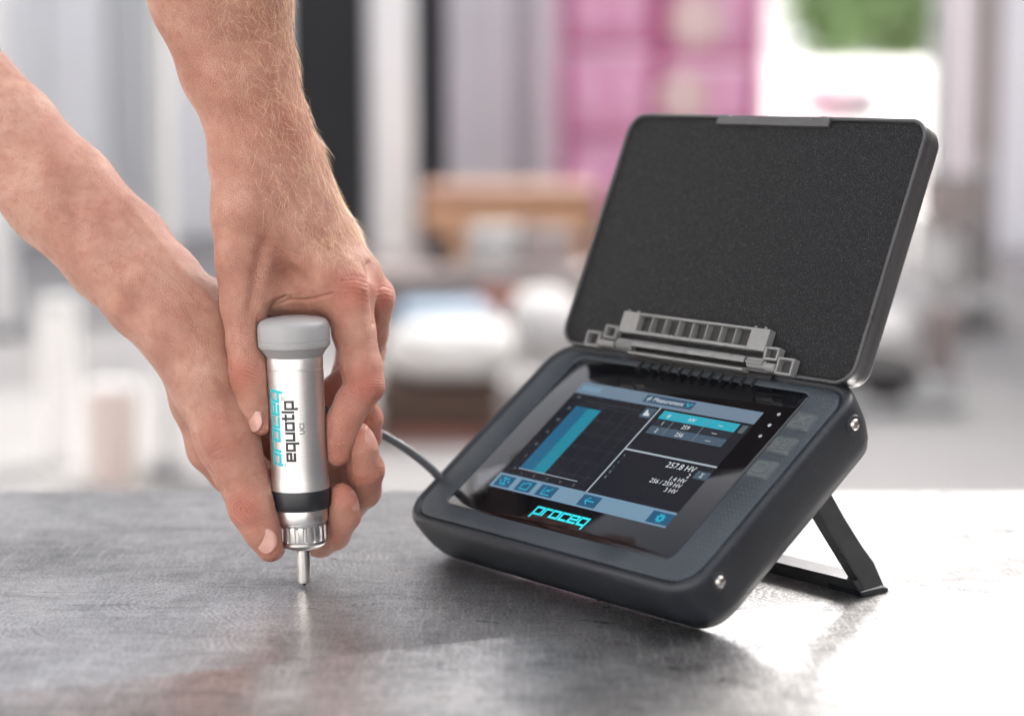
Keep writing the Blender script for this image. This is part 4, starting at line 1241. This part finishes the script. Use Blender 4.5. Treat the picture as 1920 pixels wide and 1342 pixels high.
def bench():
    y = 9.0
    x0, x1 = xs(788, y), xs(1118, y); zt = zs(352, y)
    r = empty('wooden_trestle', ((x0+x1)/2, y, GZ), 'orange wooden trestle table behind the white sack', 'table')
    MBm().rb(x0, x1, y - .1, y + .5, zt - .075, zt, .015).go('top', B['wooddark'], r)
    MBm().rb(x0 + .01, x1 - .01, y - .12, y - .06, zt - .15, zt - .076, .01).go('apron', B['wood'], r)
    for u, w_ in ((845, .14), (1075, .10)):
        xc = xs(u, y); MBm().rb(xc - w_/2, xc + w_/2, y - .1, y + .02, GZ, zt - .151, .01).go('leg', B['wood'], r)
    for u in (812, 1105):
        xc = xs(u, y); MBm().rb(xc - .04, xc + .04, y + .36, y + .46, GZ, zt - .076, .01).go('leg', B['wooddark'], r)
bench()
def tub(u0, u1, v0, v1, y, mt, name, label, cat, lid_mt=None):
    x0, x1, z1, z0 = xs(u0, y), xs(u1, y), zs(v0, y), zs(v1, y)
    r = empty(name, ((x0+x1)/2, y, z0), label, cat)
    d = min(.6, (x1-x0)*.8); cx, cy = (x0+x1)/2, y + d/2
    mb = MBm()
    R = lambda k, z: [(cx*1e3 + (px)*k, cy*1e3 + (py)*k, z*1e3) for px, py in rrect(-(x1-x0)*500, (x1-x0)*500, -d*500, d*500, min(x1-x0, d)*180, 5)]
    h = z1 - z0
    mb.loft([R(.88, z0), R(.9, z0+h*.05), R(.97, z0+h*.85), R(1.0, z0+h*.86), R(1.0, z0+h*.93), R(.95, z0+h*.93)])
    mb.go('tub_body', B[mt], r)
    l = MBm(); l.loft([R(.95, z0+h*.931), R(.98, z0+h*.95), R(.9, z0+h*.99), R(.6, z1)])
    l.go('lid', B[lid_mt or mt], r)
    return r
tub(880, 975, 425, 500, 8.6, 'pale', 'grey_tub', 'pale grey tub under the orange trestle table', 'tub')
tub(985, 1080, 432, 505, 8.6, 'taupe', 'grey_tub', 'taupe tub under the right end of the trestle table', 'tub')
def low_shelf():
    y = 8.5; x0, x1 = xs(700, y), xs(1110, y); z = zs(505, y)
    r = empty('low_shelf', ((x0+x1)/2, y, GZ), 'grey shelf board under the trestle table holding the tubs', 'shelf')
    MBm().rb(x0, x1, y - .05, y + .7, z - .05, z, .01).go('board', B['taupe'], r)
    for u in (715, 1100): MBm().rb(xs(u, y)-.03, xs(u, y)+.03, y, y + .6, GZ, z - .051, .01).go('leg', B['taupe'], r)
    MBm().rb(x0 + .02, x1 - .2, y - .03, y + .02, zs(592, y), z - .052, .01).go('drawer_front', B['mid'], r)
low_shelf()
tub(806, 846, 440, 500, 8.4, 'dark', 'black_can', 'small black can at the left end of the low shelf', 'can')
tub(892, 992, 545, 668, 7.4, 'rust', 'red_brown_box', 'red brown box standing behind the white sack', 'box', 'rust')

def sack(u0, u1, v0, v1, y, label, mt='sack', sd=1):
    x0, x1, z1, z0 = xs(u0, y), xs(u1, y), zs(v0, y), zs(v1, y)
    rg = random.Random(sd); mb = MB(); nu, nv = 28, 16; vs = []
    a, b, c = (x1-x0)/2, .30, (z1-z0)/2; cx, cz = (x0+x1)/2, (z0+z1)/2
    ph = [rg.uniform(0, 6) for _ in range(6)]
    for j in range(nv + 1):
        t_ = math.pi * j / nv
        for i in range(nu):
            p_ = 2*math.pi*i/nu
            sx = math.copysign(abs(math.cos(p_))**.6, math.cos(p_)); sy = math.copysign(abs(math.sin(p_))**.6, math.sin(p_))
            st = abs(math.sin(t_))**.55; cz_ = math.copysign(abs(math.cos(t_))**.8, math.cos(t_))
            k = 1 + .05*math.sin(3*p_+ph[0]+2*t_) + .03*math.sin(7*p_+ph[1]-3*t_)
            vs.append(((cx + a*sx*st*k)*1e3, (y + .3 + b*sy*st*k)*1e3, (cz + c*cz_*(1 + .03*math.sin(4*p_+ph[2])))*1e3))
    fs = [(j*nu+i, j*nu+(i+1) % nu, (j+1)*nu+(i+1) % nu, (j+1)*nu+i) for j in range(nv) for i in range(nu)]
    o = MB().add(vs, fs).build('sack', B[mt], None, 70)
    tag(o, label, 'sack')
    return o
sack(712, 968, 618, 726, 6.3, 'plump white sack lying on the dark timber stack')
sack(955, 1095, 560, 700, 7.0, 'white sack behind the left end of the tablet', sd=4)
def sheet():
    y = 6.5; x0, x1 = xs(728, y), xs(925, y)
    r = empty('folded_sheet', ((x0+x1)/2, y, zs(640, y)), 'folded blue grey sheet lying over the white sack', 'sheet')
    MBm().rb(x0, x1, y + .1, y + .5, zs(640, y), zs(608, y), .03, .012).go('lower_fold', B['blue'], r)
    MBm().rb(x0 + .02, x1 - .03, y + .1, y + .48, zs(607, y), zs(590, y), .03, .012).go('upper_fold', B['blue'], r)
sheet()
def timber():
    y = 6.3
    r = empty('timber_stack', (xs(810, y), y, GZ), 'stack of dark brown timber baulks carrying the white sack', 'timber')
    rows = [(728, 768), (770, 808), (810, 846)]
    for j, (a, b) in enumerate(rows):
        for k in range(2):
            yy = y + k*.3
            MBm().rb(xs(700 + j*6, y), xs(935 + j*4, y), yy, yy + .28, zs(b, y), zs(a, y), .015, .008).go('baulk', B['rust' if j == 2 and k == 0 else 'timber'], r)
    zb = zs(846, y)
    for u in (725, 910): MBm().rb(xs(u, y)-.04, xs(u, y)+.04, y, y + .58, GZ, zb - .001, .01).go('bearer', B['timber'], r)
timber()
tub(150, 238, 720, 915, 5.6, 'peach', 'peach_drum', 'pale peach drum low on the left beyond the bench', 'drum', 'white2')
tub(60, 132, 560, 900, 5.9, 'white2', 'white_drum', 'tall white drum at the far left beyond the bench', 'drum', 'pale')
tub(340, 455, 720, 905, 5.6, 'white2', 'white_bin', 'white bin beyond the bench below the blurred wrist', 'bin')
post(300, 322, 5.8, 'pale', 'fence_post', 'thin pale post between the peach drum and the white bin')
# right-hand side
def tyre(u, v, y, rad, label, tilt=70):
    r = empty('old_tyre', (xs(u, y), y, zs(v, y)), label, 'tyre')
    prof = []
    for k in range(17):
        a = 2*math.pi*k/16; prof.append(((rad - .075 + .075*math.cos(a))*1e3, .075*math.sin(a)*1e3))
    o = MB().lathe(prof, 40).build('tread', B['tyre'], r)
    MB().lathe([(.1, -20), ((rad-.15)*1e3, -25), ((rad-.15)*1e3, 25), (.1, 20)], 30).build('wheel_disc', B['grey'], r)
    r.rotation_euler = (math.radians(90 - tilt), 0, 0)
tyre(1655, 708, 6.9, .145, 'dark wheel lying on the grey cabinet right of the lid hinge', 75)
def cabinet(u0, u1, v0, y, mt, label, doors=2):
    x0, x1, z1 = xs(u0, y), xs(u1, y), zs(v0, y)
    r = empty('tool_cabinet', ((x0+x1)/2, y, GZ), label, 'cabinet')
    MBm().rb(x0, x1, y, y + .5, GZ + .06, z1 - .03, .02).go('carcass', B[mt], r)
    MBm().rb(x0 - .02, x1 + .02, y - .03, y + .52, z1 - .029, z1, .02).go('top', B['pale'], r)
    w_ = (x1-x0)/doors
    for k in range(doors):
        dr = MBm().rb(x0 + k*w_ + .01, x0 + (k+1)*w_ - .01, y - .02, y - .001, GZ + .1, z1 - .06, .01, .005).go('door', B[mt], r)
    for x in (x0 + .04, x1 - .04): MBm().rb(x - .03, x + .03, y + .05, y + .45, GZ, GZ + .059, .01).go('foot', B['dark'], r)
cabinet(1585, 1812, 745, 6.8, 'grey', 'grey tool cabinet right of the tablet below the dark wheel')
sack(1610, 1740, 590, 692, 7.6, 'white sack showing right of the tablet lid', sd=9)
sack(1520, 1660, 148, 236, 13.4, 'white wrapped bundle peeking above the lid', sd=12)
sack(1750, 1830, 418, 560, 8.9, 'white sack on end at the right edge behind the lid', sd=15)
tub(1736, 1850, 330, 418, 8.9, 'taupe', 'taupe_bin', 'taupe bin perched high right of the lid', 'bin', 'mid')
tub(1745, 1800, 572, 760, 7.8, 'taupe', 'taupe_drum', 'taupe drum standing on the cabinet behind the dark wheel', 'drum')
def rack():
    y = 8.9
    r = empty('storage_rack', (xs(1795, y), y, GZ), 'pale storage rack at the right carrying the taupe bin', 'rack')
    MBm().rb(xs(1725, y), xs(1895, y), y - .02, y + .5, zs(566, y), zs(560, y), .01).go('shelf', B['pale'], r)
    MBm().rb(xs(1725, y), xs(1895, y), y + .3, y + .5, zs(424, y), zs(418, y), .01).go('shelf', B['pale'], r)
    for u in (1728, 1892): MBm().rb(xs(u, y)-.02, xs(u, y)+.02, y + .44, y + .48, GZ, zs(300, y), .008).go('upright', B['pale'], r)
rack()

# white shed with a green tree over it, far right
def shed():
    y = 15.5; x0, x1 = xs(1432, y), xs(2300, y)
    r = empty('white_shed', ((x0+x1)/2, y, GZ), 'low white shed under the green tree at the upper right', 'shed')
    MBm().bx(x0, x1, y, y + 3, GZ, zs(135, y)).go('wall', B['white'], r, smooth=0)
    MBm().bx(x0 - .1, x1 + .1, y - .15, y + 3.1, zs(135, y) + .002, zs(118, y)).go('roof', B['white2'], r, smooth=0)
    for a, b in ((1452, 1512), (1690, 1730)):
        MBm().bx(xs(a, y), xs(b, y), y - .03, y - .002, zs(320, y), zs(160, y)).go('window', B['pale'], r, smooth=0)
shed()
def tree(u, v, y, size, label, seed):
    rg = np.random.default_rng(seed)
    cx, cz = xs(u, y), zs(v, y)
    r = empty('green_tree', (cx, y, GZ), label, 'tree')
    pts = [(cx*1e3 + 60*math.sin(k), y*1e3, (GZ + (cz - GZ)*k/5)*1e3) for k in range(6)]
    tk = MBm().tube(pts, [140, 115, 100, 85, 70, 50], 10)
    for k in range(6):
        a = rg.uniform(0, 6.28); e = np.array((math.cos(a)*.6, math.sin(a)*.6, rg.uniform(.1, .6)))*size
        tk.tube([(cx*1e3, y*1e3, (cz - .3*size)*1e3), ((cx + e[0]*.5)*1e3, (y + e[1]*.5)*1e3, (cz + e[2]*.3)*1e3), ((cx + e[0])*1e3, (y + e[1])*1e3, (cz + e[2]*.7)*1e3)], [50, 32, 12], 7)
    tk.go('trunk', B['bark'], r)
    n = 5200; vs = np.zeros((n, 4, 3)); cl = rg.normal(0, 1, (26, 3)); cl = cl / np.linalg.norm(cl, axis=1, keepdims=True) * rg.uniform(.35, .95, (26, 1)) * size * (1, .9, .75)
    w_ = cl[rg.integers(0, 26, n)] + rg.normal(0, .17*size, (n, 3))
    a = rg.normal(0, 1, (n, 3)); a /= np.linalg.norm(a, axis=1, keepdims=True); b = np.cross(a, rg.normal(0, 1, (n, 3))); b /= np.linalg.norm(b, axis=1, keepdims=True)
    s_ = rg.uniform(.05, .10, (n, 1))
    c = w_ + np.array((cx, y, cz))
    vs[:, 0] = c - a*s_; vs[:, 1] = c + b*s_*.5; vs[:, 2] = c + a*s_; vs[:, 3] = c - b*s_*.5
    mb = MBm().add((vs.reshape(-1, 3)*1e3).tolist(), [(4*i, 4*i+1, 4*i+2, 4*i+3) for i in range(n)])
    mb.go('crown', B['leaf'], r, smooth=0)
tree(1668, -24, 24.0, 1.05, 'bushy green tree rising over the white shed roof at the upper right', 5)
def sky_block_gable():  # wall added to whiten the right edge, raised to block bright sky
    y = 13.2; x0 = xs(1788, y)
    r = empty('added_sky_block_wall', (x0 + 3, y, GZ), 'added tall white wall at the far right edge, blocking sky from the bench', 'building')
    MBm().bx(x0, x0 + 6, y, y + .45, GZ, 8.0).go('wall', B['white'], r, smooth=0)
    MBm().bx(x0 - .15, x0 + 6.2, y - .2, y + .6, 8.002, 8.2).go('roof', B['pale'], r, smooth=0)
    for k in range(14): MBm().bx(x0 + .1 + k*.42, x0 + .48 + k*.42, y - .03, y - .002, GZ + .05, 7.9).go('cladding_panel', B['white2'], r, smooth=0)
sky_block_gable()
def warehouse():  # wall added to block bright sky that the steel plate would mirror
    y = 27.0; x0, x1 = xs(1330, y), xs(1980, y)
    r = empty('added_sky_block_backdrop', ((x0+x1)/2, y, GZ), 'added tall white wall behind the green tree, blocking sky from the bench', 'building')
    MBm().bx(x0, x1, y, y + .5, GZ, 8.6).go('wall', B['white'], r, smooth=0)
    MBm().bx(x0 - .2, x1 + .2, y - .2, y + .7, 8.602, 8.9).go('roof', B['pale'], r, smooth=0)
    for k in range(8): MBm().bx(x0 + k*(x1-x0)/8 + .03, x0 + (k+1)*(x1-x0)/8 - .03, y - .06, y - .003, GZ + .1, 8.5).go('cladding_panel', B['white2'], r, smooth=0)
warehouse()

# unseen house, wall, fence and roof
B['brick'] = bgmat('bounce_house_grey', (0.40, 0.39, 0.385), .8, .15, 5)
def house():  # house added out of view to bounce fill light towards the bench
    y = -7.0
    r = empty('added_bounce_house', (0, y, GZ), 'added unseen plain house facing the bench, bouncing light onto it', 'building')
    MBm().bx(-11, 11, y - 4, y, GZ, 4.2).go('wall', B['brick'], r, smooth=0)
    MBm().bx(-11.3, 11.3, y - 4.3, y + .3, 4.21, 4.45).go('roof', B['mid'], r, smooth=0)
    for x in (-8.4, -5.0, -1.6, 1.6, 5.0, 8.4):
        MBm().bx(x - .55, x + .55, y + .003, y + .04, .2, 1.7).go('window', B['white2'], r, smooth=0)
house()
def bounce_side_wall():  # unseen white wall added as fill bounce from the left
    r = empty('added_bounce_wall', (-4.2, 6, GZ), 'added unseen white wall along the left side, bouncing light onto the hands', 'wall')
    MBm().bx(-4.45, -4.2, -6, 13.8, GZ, 3.0).go('wall', B['white'], r, smooth=0)
    MBm().bx(-4.5, -4.15, -6, 13.8, 3.002, 3.08).go('coping', B['pale'], r, smooth=0)
bounce_side_wall()
def fence():  # unseen dark boards added to keep the right side darker
    r = empty('added_shade_fence', (3.6, 3, GZ), 'added unseen dark timber fence cutting light from the right side', 'fence')
    n = 40
    for k in range(n):
        y = -6 + 18 * k / n
        MBm().bx(3.6, 3.64, y + .01, y + 18/n - .01, GZ, 2.7).go('board', B['timber'], r, smooth=0)
    for z in (-.4, 1.9): MBm().bx(3.645, 3.70, -6, 12, z, z + .1).go('rail', B['timber'], r, smooth=0)
fence()
def light_block_canopy():  # unseen roof added and sized to darken glass reflections and hold off sun
    r = empty('added_block_roof', (-1.7, 3.2, GZ), 'added unseen timber roof on posts, blocking sky and sun beyond the bench', 'roof')
    zr, xa, xb, ya, yb = 2.4, -3.2, 1.55, 2.15, 5.0
    MBm().bx(xa, xb, ya, yb, zr, zr + .06).go('roof_deck', B['timber'], r, smooth=0)
    for k in range(7):
        x = xa + .1 + k * (xb - xa - .2) / 6
        MBm().bx(x - .04, x + .04, ya + .1, yb - .1, zr - .16, zr - .002).go('rafter', B['timber'], r, smooth=0)
    for x in (xa + .1, xb - .1):
        for y in (ya + .2,):
            MBm().bx(x - .05, x + .05, y - .05, y + .05, GZ, zr - .161).go('post', B['timber'], r, smooth=0)
light_block_canopy()
